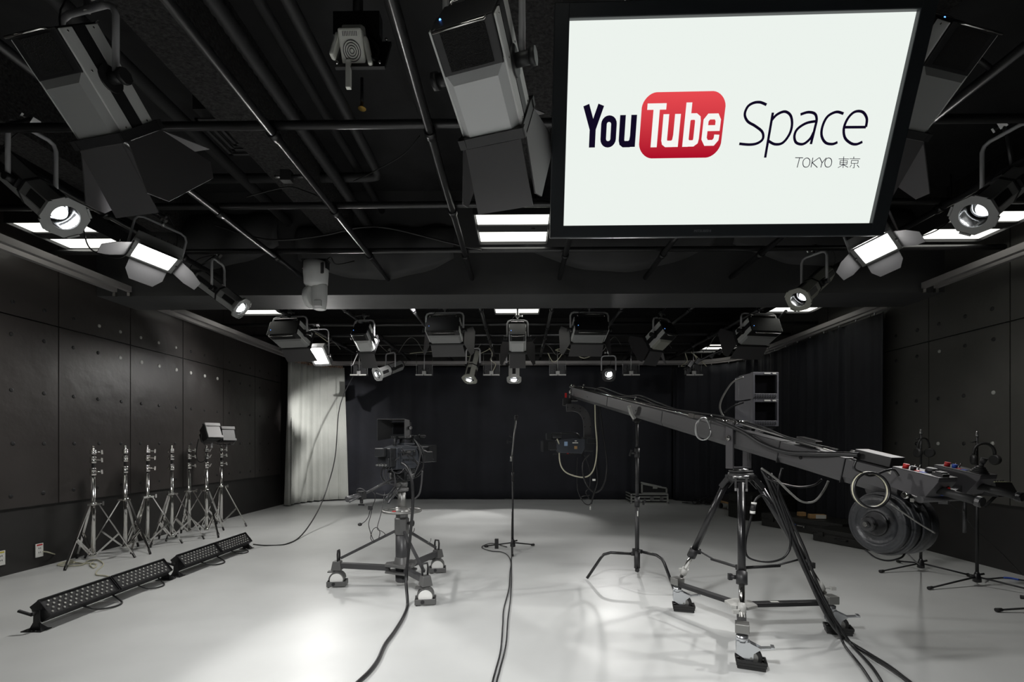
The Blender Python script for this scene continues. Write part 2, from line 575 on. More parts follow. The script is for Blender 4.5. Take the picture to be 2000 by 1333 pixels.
RZ = 2.86
inner = [(-4.24, 5.85, RZ), (-4.24, 9.3, RZ)] + arc(-3.64, 9.3, 0.6, 180, 90, 10, RZ)[1:] + [(3.30, 9.9, RZ)] + arc(3.3, 8.9, 1.0, 90, 0, 12, RZ)[1:] + [(4.30, 5.85, RZ)]
outer = [(-4.40, 5.85, RZ), (-4.40, 9.4, RZ)] + arc(-3.75, 9.4, 0.65, 180, 90, 10, RZ)[1:] + [(3.42, 10.05, RZ)] + arc(3.42, 9.05, 1.0, 90, 0, 12, RZ)[1:] + [(4.43, 5.85, RZ)]
for P, lab in ((inner, 'inner pale curtain rail running round three sides of the studio'), (outer, 'outer pale curtain rail beside the side walls and back')):
    o = rail('curtain_rail', P, lab).build('curtain_rail', M_TRACK)
    tag(o, lab, 'curtain rail')
for x0, x1, lab in ((-4.24, -4.40, 'left'), (4.30, 4.43, 'right')):
    for x, ll in ((x0, 'inner'), (x1, 'outer')):
        o = rail('curtain_rail', [(x, 1.5, RZ + .02), (x, 5.2, RZ + .02)], '').build('curtain_rail', M_TRACK)
        e = MB().box((x, 5.2, RZ - 0.03), (0.03, 0.03, 0.05)).build('end_stop', M_CHROME, o)
        tag(o, '%s pale curtain rail by the %s wall, stopping short of the beam' % (ll, lab), 'curtain rail')


def drape(name, path, z0, z1, lam, amp, m, label, seed, spread=0.0, heading=None, hooks=False, rows=14):
    r = random.Random(seed)
    P = [V(p) for p in path]
    L = [0.0]
    for i in range(1, len(P)):
        L.append(L[-1] + (P[i] - P[i - 1]).length)
    tot = L[-1]

    def pt(s):
        s = min(max(s, 0), tot)
        for i in range(1, len(P)):
            if s <= L[i]:
                k = (s - L[i - 1]) / (L[i] - L[i - 1])
                d = (P[i] - P[i - 1]).normalized()
                return P[i - 1].lerp(P[i], k), V((d.y, -d.x, 0)), d
    n = int(tot / lam * 14)
    ph = [r.uniform(0, 6.28) for _ in range(6)]
    vs = []
    for i in range(n + 1):
        s = tot * i / n
        p, nr, d = pt(s)
        base = 2 * PI * s / lam
        for j in range(rows + 1):
            v = j / rows
            a = amp * (0.55 + 0.45 * v) * (0.6 + 0.4 * math.sin(s * 3.1 + ph[0]) + 0.3 * math.sin(s * 7.3 + ph[5]))
            wob = 0.9 * math.sin(s * 2.2 + ph[1]) + 0.6 * math.sin(s * 5.1 + ph[2] + v * 1.1) + 0.5 * v * math.sin(s * 9 + ph[4])
            off = a * math.sin(base + wob * 1.5) + a * 0.35 * math.sin(base * 2.3 + ph[3] + v * 0.8)
            q = p + nr * off + d * (amp * 0.35 * math.cos(base + wob))
            if spread:
                q = q + d * ((s / tot - 0.5) * spread * v)
            vs.append((q.x, q.y, z1 + (z0 - z1) * v))
    fs = [(i * (rows + 1) + j, i * (rows + 1) + j + 1, (i + 1) * (rows + 1) + j + 1, (i + 1) * (rows + 1) + j) for i in range(n) for j in range(rows)]
    b = MB().add(vs, fs, 0, True)
    o = b.build(name, m)
    so = o.modifiers.new('solid', 'SOLIDIFY'); so.thickness = 0.004
    tag(o, label, 'curtain')
    if heading:
        h = MB()
        k = int(tot / 0.035)
        for i in range(k):
            p, nr, d = pt(tot * (i + 0.5) / k)
            h.box(p + V((0, 0, z1 + 0.015 + r.uniform(-.008, .012) - p.z)) + nr * r.uniform(-.02, .02), (0.022, 0.022, 0.06), 0,
                  Matrix.Rotation(r.uniform(-.5, .5), 3, 'X') @ Matrix.Rotation(r.uniform(0, 3), 3, 'Z'))
        h.build('heading_tape', heading, o)
    if hooks:
        k = int(tot / 0.32)
        for i in range(k):
            p, nr, d = pt(tot * (i + 0.5) / k)
            MB().cyl(p + V((0, 0, z1 - p.z)), p + V((0, 0, z1 + 0.06 - p.z)), 0.012, n=8).build('hook', M_STEEL, o)
    return o


drape('curtain', [(-4.40, 9.15, 0), (-4.38, 9.38, 0), (-4.27, 9.68, 0), (-4.10, 9.92, 0), (-3.86, 10.08, 0), (-3.70, 10.12, 0)], 0.03, 2.80, 0.16, 0.075, M_CURTG,
      'pale grey gathered drape hanging in the back left corner', 4, spread=0.16, heading=M_TAPE)
drape('curtain', [(-4.5, 10.42, 0), (-3.2, 10.40, 0), (3.0, 10.38, 0), (3.25, 10.36, 0)], 0.01, 2.86, 0.55, 0.022, M_CURTB,
      'long black drape covering the back wall, nearly flat', 8)
rp = [(3.25, 10.30, 0), (3.42, 10.05, 0)] + [(x, y, 0) for x, y, z in arc(3.42, 9.05, 1.0, 80, 0, 8, 0)] + [(4.43, 7.5, 0), (4.43, 5.92, 0)]
drape('curtain', rp, 0.01, 2.80, 0.26, 0.045, M_CURTB, 'black pleated drape sweeping round the back right corner', 12, hooks=True)

# ------------------------------------------------------------------ fluorescent ceiling fixtures
def fluor(x, y, label, e=1.0):
    t = thing('fluorescent_fixture', label, 'ceiling light', (x, y, 3.13), group='recessed fluorescent fixtures')
    w2, l2 = 0.32, 0.30
    f = MB()
    f.box((0, 0, 0.10), (0.66, 0.62, 0.02)); f.box((0, 0, 0.02), (0.62, 0.13, 0.05))
    for s in (-1, 1):
        f.box((s * (w2 + .005), 0, 0.04), (0.012, 0.62, 0.12)); f.box((0, s * (l2 + 0.005), 0.04), (0.66, 0.012, 0.12))
    f.cyl((-0.2, 0.0, 0.11), (-0.2, 0, 0.45), 0.01); f.cyl((0.2, 0.0, 0.11), (0.2, 0, 0.45), 0.01)
    f.build('housing', [M_BLACK], t)
    for s in (-1, 1):
        MB().box((0, s * 0.18, 0.012), (0.62, 0.215, 0.018)).build('diffuser', M_TUBE, t)
    MB().lathe((0.18, 0, -0.004), (0, 0, -1), [(0.02, 0), (0.02, 0.006), (0.012, 0.012)], 10).build('sensor', M_BLACK, t)
    return t


for x, y, lab in [(-0.055, 4.33, 'square fluorescent ceiling light left of the big screen'), (-4.12, 4.42, 'square fluorescent ceiling light beyond the big left spotlight'),
                  (4.02, 4.33, 'square fluorescent ceiling light beyond the big right spotlight'), (-3.80, 6.85, 'fluorescent ceiling light just past the beam on the left'),
                  (-0.03, 6.85, 'fluorescent ceiling light just past the beam in the middle'), (3.93, 6.83, 'fluorescent ceiling light just past the beam on the right'),
                  (-0.02, 9.65, 'far fluorescent ceiling light behind the middle softlight'), (4.02, 9.65, 'far fluorescent ceiling light over the right rear corner')]:
    fluor(x, y, lab)
for x, y, k in [(-0.05, 0.9, 'above the viewer'), (-4.1, 1.3, 'above the viewer by the left wall')]:  # two extra fixtures out of view, added to help light the floor
    fluor(x, y, 'added out-of-view square fluorescent light ' + k)

# ------------------------------------------------------------------ studio lamps
def clamp_mb(b, p, up):
    """a jaw clamp and safety loop at p; up = towards the pipe"""
    p = V(p); up = V(up)
    u, v = perp(up)
    b.cyl(p - up * 0.01, p + up * 0.05, 0.012, n=8)
    b.box(p + up * 0.07, (0.045, 0.045, 0.05))
    b.cyl(p + up * 0.06 - u * 0.06, p + up * 0.06 + u * 0.03, 0.006, n=8)
    b.box(p + up * 0.06 - u * 0.065, (0.012, 0.03, 0.012))
    return b


def hanger(t, R, pos, top_local):
    """short tube from the clamp to the nearest grid pipe"""
    w_ = V(pos) + R @ V(top_local)
    c = [V((x, w_.y, GZ)) for x in GX] + [V((w_.x, y, GZ + 0.055)) for y in YX + YX2]
    n_ = min(c, key=lambda q: (q - w_).length)
    d = n_ - w_
    if 0.03 < d.length < 0.8:
        Ri = R.transposed()
        a = Ri @ (w_ - V(pos)); b_ = Ri @ (n_ - V(pos))
        MB().cyl(a - (b_ - a).normalized() * 0.02, b_, 0.012).build('hanger_arm', M_PIPE, t)


def yoke(t, R, halfw, length, r, top_drop=0.0, mat_=None, tilt=0.0):
    """round tube stirrup rising to world up from the pivots at local x = +-halfw"""
    up = R.transposed() @ V((0, 0, 1))
    up.x = 0; up.normalize()
    s = 0.05
    pts = [V((-halfw, 0, 0)), V((-halfw, 0, 0)) + up * (length - s), V((-halfw + s * .3, 0, 0)) + up * (length - s * .3), V((-halfw + s, 0, 0)) + up * length,
           V((halfw - s, 0, 0)) + up * length, V((halfw - s * .3, 0, 0)) + up * (length - s * .3), V((halfw, 0, 0)) + up * (length - s), V((halfw, 0, 0))]
    MB().tube(pts, r, 10).build('yoke', mat_ or M_YOKE, t)
    for sx in (-1, 1):
        b = MB().cyl((sx * (halfw - 0.03), 0, 0), (sx * (halfw + 0.035), 0, 0), 0.022, n=10)
        b.cyl((sx * (halfw + 0.03), 0, 0), (sx * (halfw + 0.05), 0, 0), 0.030, n=8)
        b.build('knob', M_BLACK, t)
    c = MB(); clamp_mb(c, up * length, up); c.build('clamp', M_STEEL, t)
    hanger(t, R, t.location, up * (length + 0.08))
    # safety wire and feed
    u2 = perp(up)[0]
    MB().tube(spline([up * (length + .12), up * (length + .02) + V((halfw * .6, 0, 0)) - V((0, .05, 0)), up * (length * .5) + V((halfw * .7, -0.02, 0)), V((halfw * .5, 0, -0.08))], 5), 0.0035, 6).build('feed_cable', M_CABLE, t)
    return up


def softlight(pos, aim, label, w_=0.22, h=0.20, L=0.34, door=0.26, roll=0.0, yl=0.30, doors=(50, 50, 35, 35), energy=0, spot=80, group='softlight lamps', blue=True, pale=None):
    R = basis(aim, roll) if not isinstance(aim, Matrix) else aim
    t = thing('softlight', label, 'studio light', pos, R=R, group=group)
    a, bb, l = w_ / 2, h / 2, L / 2
    b = MB()
    # rear electronics box (black), front light chamber with bevelled panels
    b.box((0, 0, -l * 0.60), (w_ * 0.98, h * 0.98, L * 0.40), 0)
    b.build('rear_housing', [M_BLACK], t, bevel=0.004)
    for s in (-1, 1):
        MB().box((0, s * (bb * 0.99), -l * 0.60), (w_ * 0.70, 0.006, L * 0.33)).build('vent_grille', M_GRILL, t)
    f = MB()
    # chamber: four walls + recessed grey panel with chamfers on the two broad faces
    f.box((0, 0, l * 0.38), (w_, h * 0.90, L * 0.61), 0)
    for s in (-1, 1):
        y = s * bb * 0.90; yo = s * (bb + 0.014)
        x0, x1, z0, z1 = -a, a, -l * 0.22, l
        i = 0.028
        vs = [(x0, y, z0 - 0.01), (x1, y, z0 - 0.01), (x1, y, z1), (x0, y, z1), (x0 + i, yo, z0 + i), (x1 - i, yo, z0 + i), (x1 - i, yo, z1 - .004), (x0 + i, yo, z1 - .004)]
        f.add(vs, [(4, 5, 6, 7), (0, 1, 5, 4), (1, 2, 6, 5), (2, 3, 7, 6), (3, 0, 4, 7)] if s < 0 else [(7, 6, 5, 4), (4, 5, 1, 0), (5, 6, 2, 1), (6, 7, 3, 2), (7, 4, 0, 3)], 0)
    f.build('light_chamber', [pale or M_LAMPG], t)
    for s in (-1, 1):
        for yy in (-bb * 0.62, bb * 0.62):
            MB().box((s * (a + 0.003), yy, 0), (0.008, h * 0.30, L * 0.96), 0).build('side_plate', M_LAMPL, t, bevel=0.002)
    for s in (-1, 1):
        st = MB()
        st.box((s * (a + 0.002), 0, 0), (0.012, h * 0.28, L * 0.97), 0)
        st.cyl((s * (a), 0, 0), (s * (a + 0.014), 0, 0), h * 0.24, n=20, m=0)
        st.build('side_channel', M_BLACK, t)
    q = MB()
    for s in (-1, 1):
        for yy in (-bb * 0.62, bb * 0.62):
            for zz in (-l * .9, -l * .2, l * .9):
                q.cyl((s * (a + 0.006), yy, zz), (s * (a + 0.0095), yy, zz), 0.0035, n=8)
    q.build('screws', M_CHROME, t)
    fr = MB()
    for s in (-1, 1):
        fr.box((s * (a + 0.004), 0, l + 0.008), (0.022, h + 0.05, 0.034)); fr.box((0, s * (bb + 0.010), l + 0.008), (w_ + 0.04, 0.026, 0.034))
    fr.build('accessory_frame', M_BLACK, t)
    MB().box((0, 0, l + 0.003), (w_ - 0.01, h - 0.01, 0.004)).build('diffuser', M_LENSLITSOFT, t)
    # handle bar at the rear
    for s in (-1, 1):
        yb = s * bb
        MB().tube([(-a * .8, yb, -l * .98), (-a * .8, yb + s * .035, -l * 1.0), (a * .8, yb + s * .035, -l * 1.0), (a * .8, yb, -l * .98)], 0.0045, 8).build('handle', M_CHROME, t)
    if blue:
        MB().sph((a * 0.8, -bb * .3, -l * .98 - 0.004), 0.004, n=8).build('indicator', M_BLUEDOT, t)
    # barn doors: -y, +y, -x, +x flaps hinged at the frame, opening angle from the beam axis
    for (ang, nx, ny, wd, off, dl) in ((doors[0], 0, -1, w_, bb + 0.02, door), (doors[1], 0, 1, w_, bb + 0.02, door), (doors[2], -1, 0, h, a + 0.015, door * .9), (doors[3], 1, 0, h, a + 0.015, door * .9)):
        if ang is None:
            continue
        n_ = V((nx, ny, 0)); tt = V((-ny, nx, 0))
        a_ = math.radians(ang)
        d = V((0, 0, 1)) * math.cos(a_) + n_ * math.sin(a_)
        o_ = n_ * off + V((0, 0, l + 0.028))
        k = 1.06 if nx == 0 else 1.0
        nn = (n_ * math.cos(a_) - V((0, 0, 1)) * math.sin(a_)) * 0.0025
        if nx == 0:
            poly = [o_ - tt * wd * .5, o_ + tt * wd * .5, o_ + tt * wd * .5 * k + d * dl, o_ - tt * wd * .5 * k + d * dl]
        else:
            poly = [o_ - tt * wd * .5, o_ + tt * wd * .5, o_ + tt * wd * 1.1 + d * dl * .75, o_ + tt * wd * .8 + d * dl, o_ - tt * wd * .8 + d * dl, o_ - tt * wd * 1.1 + d * dl * .75]
        MB().prism([p - nn for p in poly], nn * 2).build('barn_door', M_DOOR, t)
    yoke(t, R, a + 0.035, yl, 0.0125)
    if energy:
        lamp_light('SPOT', t, energy, (1.0, 0.995, 0.99), (0, 0, l + 0.05), size=0.10, spot=spot, blend=0.7)
    return t


M_LENSLITSOFT = mat('softlight_diffuser', (0.8, 0.8, 0.8), 0.5, emit=0.5, ecol=(1, 0.98, 0.95))


def profile_spot(pos, aim, label, s=1.0, energy=0, spot=36, yl=0.30, roll=0.0, group='profile spotlights', hot=True, body=None, lit=None, lens_emit=True):
    """pos = centre of the front lens ring"""
    R = basis(aim, roll)
    pos = V(pos)
    t = thing('profile_spotlight', label, 'studio light', pos, R=R, group=group)
    body = body or M_LAMPG
    r = 0.088 * s
    L = 0.50 * s
    # octagonal barrel, rear box
    MB().lathe((0, 0, -0.22 * s), (0, 0, 1), [(r * 0.98, 0), (r * 1.0, 0.005), (r * 1.0, 0.19 * s), (r * 0.99, 0.215 * s)], 8, smooth=False, ph=PI / 8, caps=False).build('lens_barrel', body, t)
    MB().lathe((0, 0, -L), (0, 0, 1), [(r * 0.86, 0), (r * 0.96, 0.02 * s), (r * 0.96, 0.265 * s), (r * 0.9, 0.275 * s)], 8, smooth=False, ph=PI / 8).build('rear_housing', body, t)
    MB().lathe((0, 0, -0.235 * s), (0, 0, 1), [(r * 1.03, 0), (r * 1.03, 0.012 * s)], 8, smooth=False, ph=PI / 8).build('seam_band', M_BLACK, t)
    b = MB()
    for k in range(8):
        a = PI / 4 * k
        if k % 2:
            continue
        c = V((math.cos(a), math.sin(a), 0))
        Rm = Matrix.Rotation(a, 3, 'Z')
        b.box(c * r * 0.93 + V((0, 0, -0.10 * s)), (0.012, r * 0.56, 0.12 * s), 0, Rm)
        b.box(c * r * 0.90 + V((0, 0, -0.37 * s)), (0.012, r * 0.5, 0.2 * s), 0, Rm)
    b.build('black_side_panels', M_BLACK, t)
    # front gel frame: octagonal plate with a round hole
    f = MB()
    n = 32; vs = []; R1 = r * 1.36; R0 = r * 0.80
    for zz in (-0.006, 0.012 * s):
        for k in range(n):
            a = 2 * PI * k / n
            m8 = (a + PI / 8) % (PI / 4) - PI / 8
            ro = R1 * math.cos(PI / 8) / math.cos(m8)
            vs.append((math.cos(a) * ro, math.sin(a) * ro, zz)); vs.append((math.cos(a) * R0, math.sin(a) * R0, zz))
    fs = []
    for k in range(n):
        k2 = (k + 1) % n
        o = 2 * n
        fs.append((o + 2 * k, o + 2 * k2, o + 2 * k2 + 1, o + 2 * k + 1))
        fs.append((2 * k, 2 * k + 1, 2 * k2 + 1, 2 * k2))
        fs.append((2 * k, 2 * k2, o + 2 * k2, o + 2 * k))
        fs.append((2 * k + 1, o + 2 * k + 1, o + 2 * k2 + 1, 2 * k2 + 1))
    f.add(vs, fs, 0, False)
    for k in range(4):
        a = PI / 2 * k + PI / 4
        f.box((math.cos(a) * R1 * .96, math.sin(a) * R1 * .96, 0.012 * s), (0.012, 0.06 * s, 0.012), 0, Matrix.Rotation(a, 3, 'Z'))
    f.build('gel_frame', body, t)
    # inner reflector tube and optics
    MB().tube([(0, 0, 0.004), (0, 0, -0.09 * s)], R0, 24, caps=False).build('inner_tube', M_CHROME, t)
    MB().lathe((0, 0, -0.085 * s), (0, 0, 1), [(R0 * 0.98, 0), (R0 * 0.8, 0.016 * s), (R0 * 0.45, 0.026 * s), (0.001, 0.030 * s)], 24).build('lens', M_LENSDIM, t)
    if lens_emit:
        q = V((0.012 * s, -0.006, 0))
        MB().lathe(q + V((0, 0, -0.055 * s)), (0, 0, 1), [(R0 * 0.58, -0.004), (R0 * 0.50, 0.006), (0.001, 0.010)], 24).build('glowing_bulb_image', lit or M_LENSLIT, t)
    # rear plate, label
    MB().box((0, 0, -L - 0.01), (r * 1.1, r * 1.1, 0.05 * s)).build('connector_box', M_BLACK, t)
    # pivot block and yoke sit behind the middle
    up = R.transposed() @ V((0, 0, 1)); up.x = 0; up.normalize()
    hw = r + 0.035; s_ = 0.045
    o_ = V((0, 0, -0.27 * s))
    P = [(-hw, 0), (-hw, yl - s_), (-hw + s_ * .3, yl - s_ * .3), (-hw + s_, yl), (hw - s_, yl), (hw - s_ * .3, yl - s_ * .3), (hw, yl - s_), (hw, 0)]
    MB().tube([o_ + V((x, 0, 0)) + up * q for x, q in P], 0.0115 * max(s, .9), 10).build('yoke', M_YOKE, t)
    for sx in (-1, 1):
        kb = MB()
        kb.cyl(o_ + V((sx * (hw - .03), 0, 0)), o_ + V((sx * (hw + .02), 0, 0)), 0.024, n=10)
        kb.box(o_ + V((sx * r * .98, 0, 0)), (0.03, 0.06, 0.07))
        kb.build('tilt_lock', M_BLACK, t)
    c = MB(); clamp_mb(c, o_ + up * yl, up); c.build('clamp', M_STEEL, t)
    hanger(t, R, pos, o_ + up * (yl + 0.08))
    e_ = V((0, 0, -L - 0.02))
    MB().tube(spline([e_, e_ + V((0.02, 0, -0.1)) + up * 0.02, e_ + V((0.05, 0, -0.02)) + up * 0.18, o_ + up * (yl + .05) + V((0.03, 0, -0.05))], 6), 0.004, 6).build('feed_cable', M_CABLE, t)
    if energy:
        lamp_light('SPOT', t, energy, (1.0, 0.98, 0.96), (0, 0, 0.03), size=0.05, spot=spot, blend=0.4)
    return t


M_PDOOR = mat('panel_light_door_grey', (0.05, 0.05, 0.052), 0.55)


def led_panel(pos, R, label, w_=0.22, h=0.22, yl=0.3, energy=0, doors=(60, 60, 60, 60), dl=0.16):
    t = thing('led_panel_light', label, 'studio light', pos, R=R, group='lit square panel lights')
    a, b_ = w_ / 2, h / 2
    MB().box((0, 0, -0.05), (w_ + 0.05, h + 0.05, 0.075)).build('housing', M_LAMPG, t, bevel=0.006)
    f = MB()
    for s in (-1, 1):
        f.box((s * (a + 0.016), 0, 0), (0.03, h + 0.06, 0.024)); f.box((0, s * (b_ + 0.016), 0), (w_ + 0.06, 0.03, 0.024))
    f.build('accessory_frame', M_LAMPG, t)
    MB().box((0, 0, -0.006), (w_, h, 0.008)).build('diffuser', M_LEDP, t)
    fins = MB()
    for k in range(7):
        fins.box((-a + k * w_ / 6, 0, -0.105), (0.006, h * .9, 0.04))
    fins.build('cooling_fins', M_BLACK, t)
    for (ang, nx, ny, wd, off) in ((doors[0], 0, -1, w_, b_ + .03), (doors[1], 0, 1, w_, b_ + .03), (doors[2], -1, 0, h, a + .03), (doors[3], 1, 0, h, a + .03)):
        n_ = V((nx, ny, 0)); tt = V((-ny, nx, 0)); an = math.radians(ang)
        d = V((0, 0, 1)) * math.cos(an) + n_ * math.sin(an)
        nn = (n_ * math.cos(an) - V((0, 0, 1)) * math.sin(an)) * 0.002
        o_ = n_ * off + V((0, 0, 0.012))
        MB().prism([p - nn for p in (o_ - tt * wd * .5, o_ + tt * wd * .5, o_ + tt * wd * .5 + d * dl * .55, o_ + tt * wd * .32 + d * dl, o_ - tt * wd * .32 + d * dl, o_ - tt * wd * .5 + d * dl * .55)], nn * 2).build('barn_door', M_PDOOR, t)
    yoke(t, R, a + 0.05, yl, 0.009)
    if energy:
        lamp_light('AREA', t, energy, (1.0, 0.98, 0.95), (0, 0, 0.02), size=w_, size_y=h)
    return t


def RM(x, y, z):
    return Matrix((x, y, z)).transposed()


RL = RM((-.9842, .1013, .1451), (.1735, .714, .6783), (-.0349, .6928, -.7203))
M_LAMPX = mat('lamp_pale_front_paint', (0.58, 0.59, 0.59), 0.45)
# ------------------------------------------------------------------ the lamps in place
softlight((-1.739, 1.922, 2.65), (.1455, .683, -.716), 'large grey softlight with barn doors hanging at the top left', yl=0.30, energy=110, spot=95, doors=(8, 60, 20, 8))
softlight((-0.128, 1.714, 2.53), (.252, .8065, -.5348), 'grey softlight with barn doors just left of the big screen', yl=0.36, energy=0, doors=(20, 60, 6, 12), door=0.23, pale=M_LAMPX)
softlight((1.934, 2.355, 2.98), (-.1916, .7486, -.6347), 'grey softlight partly hidden behind the right edge of the big screen', w_=0.27, h=0.25, L=0.40, door=0.31, yl=0.22, energy=25, spot=95, doors=(10, 60, 30, 30))

profile_spot(at(126, 424, d=3.0), (.76, -.10, -.64), 'large round-lensed spotlight at the left edge, pale window lights behind it', s=1.12, energy=250, spot=60, yl=0.36)
profile_spot(at(470, 602, d=4.9), (.80, .08, -.60), 'narrow spotlight below the beam, left of the moving camera', s=1.0, energy=60, spot=45, yl=0.30)
profile_spot(at(1903, 420, d=3.1), (-.77, -.13, -.62), 'large round-lensed spotlight at the right edge', s=1.12, energy=220, spot=60, yl=0.36)
profile_spot(at(1560, 585, d=4.7), (-.72, -.34, -.60), 'round-lensed spotlight right of centre, under the beam', s=1.05, energy=170, spot=50, yl=0.30, body=M_LAMPO)
profile_spot(at(738, 731, d=8.8), (-.50, -.66, -.36), 'small lit spotlight before the back drape, beside the pale drape', s=1.15, energy=30, spot=50, yl=0.30, body=M_LAMPG)
profile_spot(at(917, 741, d=8.8), (-.16, -.45, -.88), 'back spotlight pointing steeply down, left of the centre one', s=1.2, energy=170, spot=60, yl=0.30, body=M_LAMPO)
profile_spot(at(1004, 741, d=8.8), (-.0, -.42, -.90), 'pale back spotlight pointing down at the centre of the drape', s=1.2, energy=170, spot=60, yl=0.30, body=M_OFFW)
profile_spot(at(1189, 733, d=8.8), (-.16, -.93, -.33), 'brightest back spotlight, shining straight at the viewer above the crane', s=1.1, energy=160, spot=55, yl=0.30, body=M_BLACK, lit=M_LEDP)

led_panel((-2.99, 3.92, 2.735), RM((.6438, .7374, -.2044), (.7643, -.6329, .1242), (-.0378, -.2361, -.971)), 'blazing square LED panel with barn doors on the left of the grid',
          w_=0.26, h=0.26, yl=0.28, energy=50, dl=0.2)
led_panel((2.86, 3.92, 2.77), RM((.6407, -.7118, .2878), (-.7653, -.6224, .1642), (.0623, -.3254, -.9435)), 'blazing square LED panel with open barn doors right of the big screen',
          w_=0.22, h=0.28, yl=0.28, energy=28)
led_panel((-3.0, 7.2, 2.515), RM((.9943, -.1058, .0127), (-.0855, -.7209, .6877), (-.0636, -.6849, -.7259)), 'small glowing panel light above the pale drape, tilted to the viewer',
          w_=0.22, h=0.28, yl=0.40, energy=60, dl=0.01)

for pos, aim, w_, label, kw in [
    ((-3.22, 6.75, 2.74), (.15, .85, -.35), 0.46, 'wide black softlight beyond the beam, under the left fluorescent light', dict(doors=(20, None, None, None))),
    ((-2.17, 6.75, 2.69), (.10, .80, -.60), 0.22, 'narrow grey-fronted softlight beyond the beam, right of the glowing panel', dict(pale=M_LAMPL, doors=(20, None, None, 40))),
    ((-1.04, 6.75, 2.79), (.05, .9, -.30), 0.46, 'wide softlight beyond the beam between the narrow left and middle ones', {}),
    ((-0.02, 6.75, 2.68), (0, .82, -.57), 0.22, 'grey-fronted softlight beyond the beam, hanging at the centre', dict(pale=M_LAMPL)),
    ((0.98, 6.75, 2.79), (-.05, .9, -.30), 0.46, 'wide softlight beyond the beam, straight above the crane head', {}),
    ((1.98, 6.75, 2.70), (-.42, .74, -.52), 0.24, 'grey-fronted softlight beyond the beam turned to the left', dict(pale=M_LAMPO, energy=25)),
    ((3.32, 6.75, 2.76), (-.15, .85, -.35), 0.46, 'wide black softlight beyond the beam, nearest the right drape', {})]:
    K = dict(w_=w_, h=0.22, L=0.32, yl=0.24, doors=(20, None, 40, 40), door=0.22, energy=22, spot=100); K.update(kw)
    softlight(pos, aim, label, **K)

softlight((-0.25, 0.45, 2.72), (.05, .45, -.89), 'added unseen softlight overhead, brightening the middle of the floor', yl=0.26, energy=560, spot=100, doors=(60, 60, 60, 60))  # extra lamp out of frame, put in to lift the floor's brightness

profile_spot((-1.3, 6.1, 3.12), (-2.45, 4.0, -1.95), 'added spotlight hidden behind the deep beam, brightening the pale drape', s=0.9, energy=2300, spot=34, yl=0.2)  # invented lamp kept out of sight, added to light the pale drape

# ------------------------------------------------------------------ hanging outlet boxes by the back rail
for i, (px, lab) in enumerate([(702, 'beside the pale drape'), (829, 'left of the down-pointing spotlight'), (960, 'between the two down-pointing spotlights'), (1089, 'above the crane head'),
                               (1232, 'right of the brightest back spotlight'), (1354, 'olive, furthest right, tangled in pale cords')]):
    p = at(px, 728, y=8.97)
    t = thing('hanging_outlet_box', 'square hanging power outlet box ' + lab, 'power box', p, group='outlet boxes hanging by the back rail')
    MB().box((0, 0, -0.05), (0.30, 0.14, 0.015)).box((0, 0.07, 0.05), (0.28, 0.01, 0.2)).build('tray', M_BLACK, t)
    e = MB()
    e.box((-0.078, -0.073, -0.055), (0.145, 0.01, 0.025)); e.box((0.078, -0.073, -0.055), (0.145, 0.01, 0.025))
    e.build('pale_front_edge', M_OFFW, t)
    MB().box((0, -0.03, -0.01), (0.07, 0.03, 0.06)).build('socket', M_OFFW if i else M_STEEL, t)
    m_ = MB()
    for k in range(5):
        m_.box((-0.1 + 0.05 * k, 0.055, 0.05 + 0.03 * (k % 2)), (0.02, 0.03, 0.02))
    m_.build('breakers', M_CONDUIT, t)
    MB().cyl((-0.15, 0, -0.05), (-0.15, 0, 0.35), 0.004).cyl((0.15, 0, -0.05), (0.15, 0, 0.35), 0.004).cyl((0.0, -0.02, 0.0), (0.0, 0, 0.53), 0.008).build('hanger_wires', M_STEEL, t)

# ------------------------------------------------------------------ big screen
tv = thing('hanging_screen', 'large black-framed screen hanging tilted from the grid, showing a white picture with a red logo', 'screen', (0.871, 2.042, 2.53), R=RM((.9995, -.0286, -.0108), (.0306, .9407, .3378), (.0005, -.338, .9411)))
tv.scale = (0.93, 0.93, 0.93)
f = MB()
for (cx, cz, sx, sz) in ((-0.7535, 0, 0.065, 0.917), (0.7535, 0, 0.065, 0.917), (0, 0.431, 1.45, 0.055), (0, -0.431, 1.45, 0.055)):
    f.box((cx, 0.01, cz), (sx, 0.07, sz))
f.build('bezel', M_TVB if 'M_TVB' in globals() else mat('screen_bezel_black', (0.026, 0.030, 0.034), 0.4), tv, bevel=0.004)
MB().box((0, 0.07, 0), (1.5, 0.07, 0.86)).box((0, 0.12, 0), (0.9, 0.06, 0.5)).build('rear_cover', M_BLACK, tv)
MB().box((0, 0.004, 0), (1.442, 0.006, 0.812)).build('display', M_SCREEN, tv)


def ribbon(b, pts, wd, y, m=0, closed=False):
    P = [V((p[0], y, p[1])) for p in pts]
    n = len(P)
    L, Rr = [], []
    for i in range(n):
        if closed:
            d1 = (P[i] - P[i - 1]); d2 = (P[(i + 1) % n] - P[i])
        else:
            d1 = (P[i] - P[i - 1]) if i else (P[1] - P[0]); d2 = (P[i + 1] - P[i]) if i < n - 1 else (P[i] - P[i - 1])
        d1.normalize(); d2.normalize()
        n1 = V((-d1.z, 0, d1.x)); n2 = V((-d2.z, 0, d2.x))
        mm = (n1 + n2)
        mm = mm.normalized() if mm.length > 1e-5 else n1
        k = wd / 2 / max(mm.dot(n1), 0.45)
        L.append(P[i] + mm * k); Rr.append(P[i] - mm * k)
    e = V((0, 0.0012, 0))
    for i in range(n if closed else n - 1):
        j = (i + 1) % n
        b.prism([L[i], L[j], Rr[j], Rr[i]], e, m)


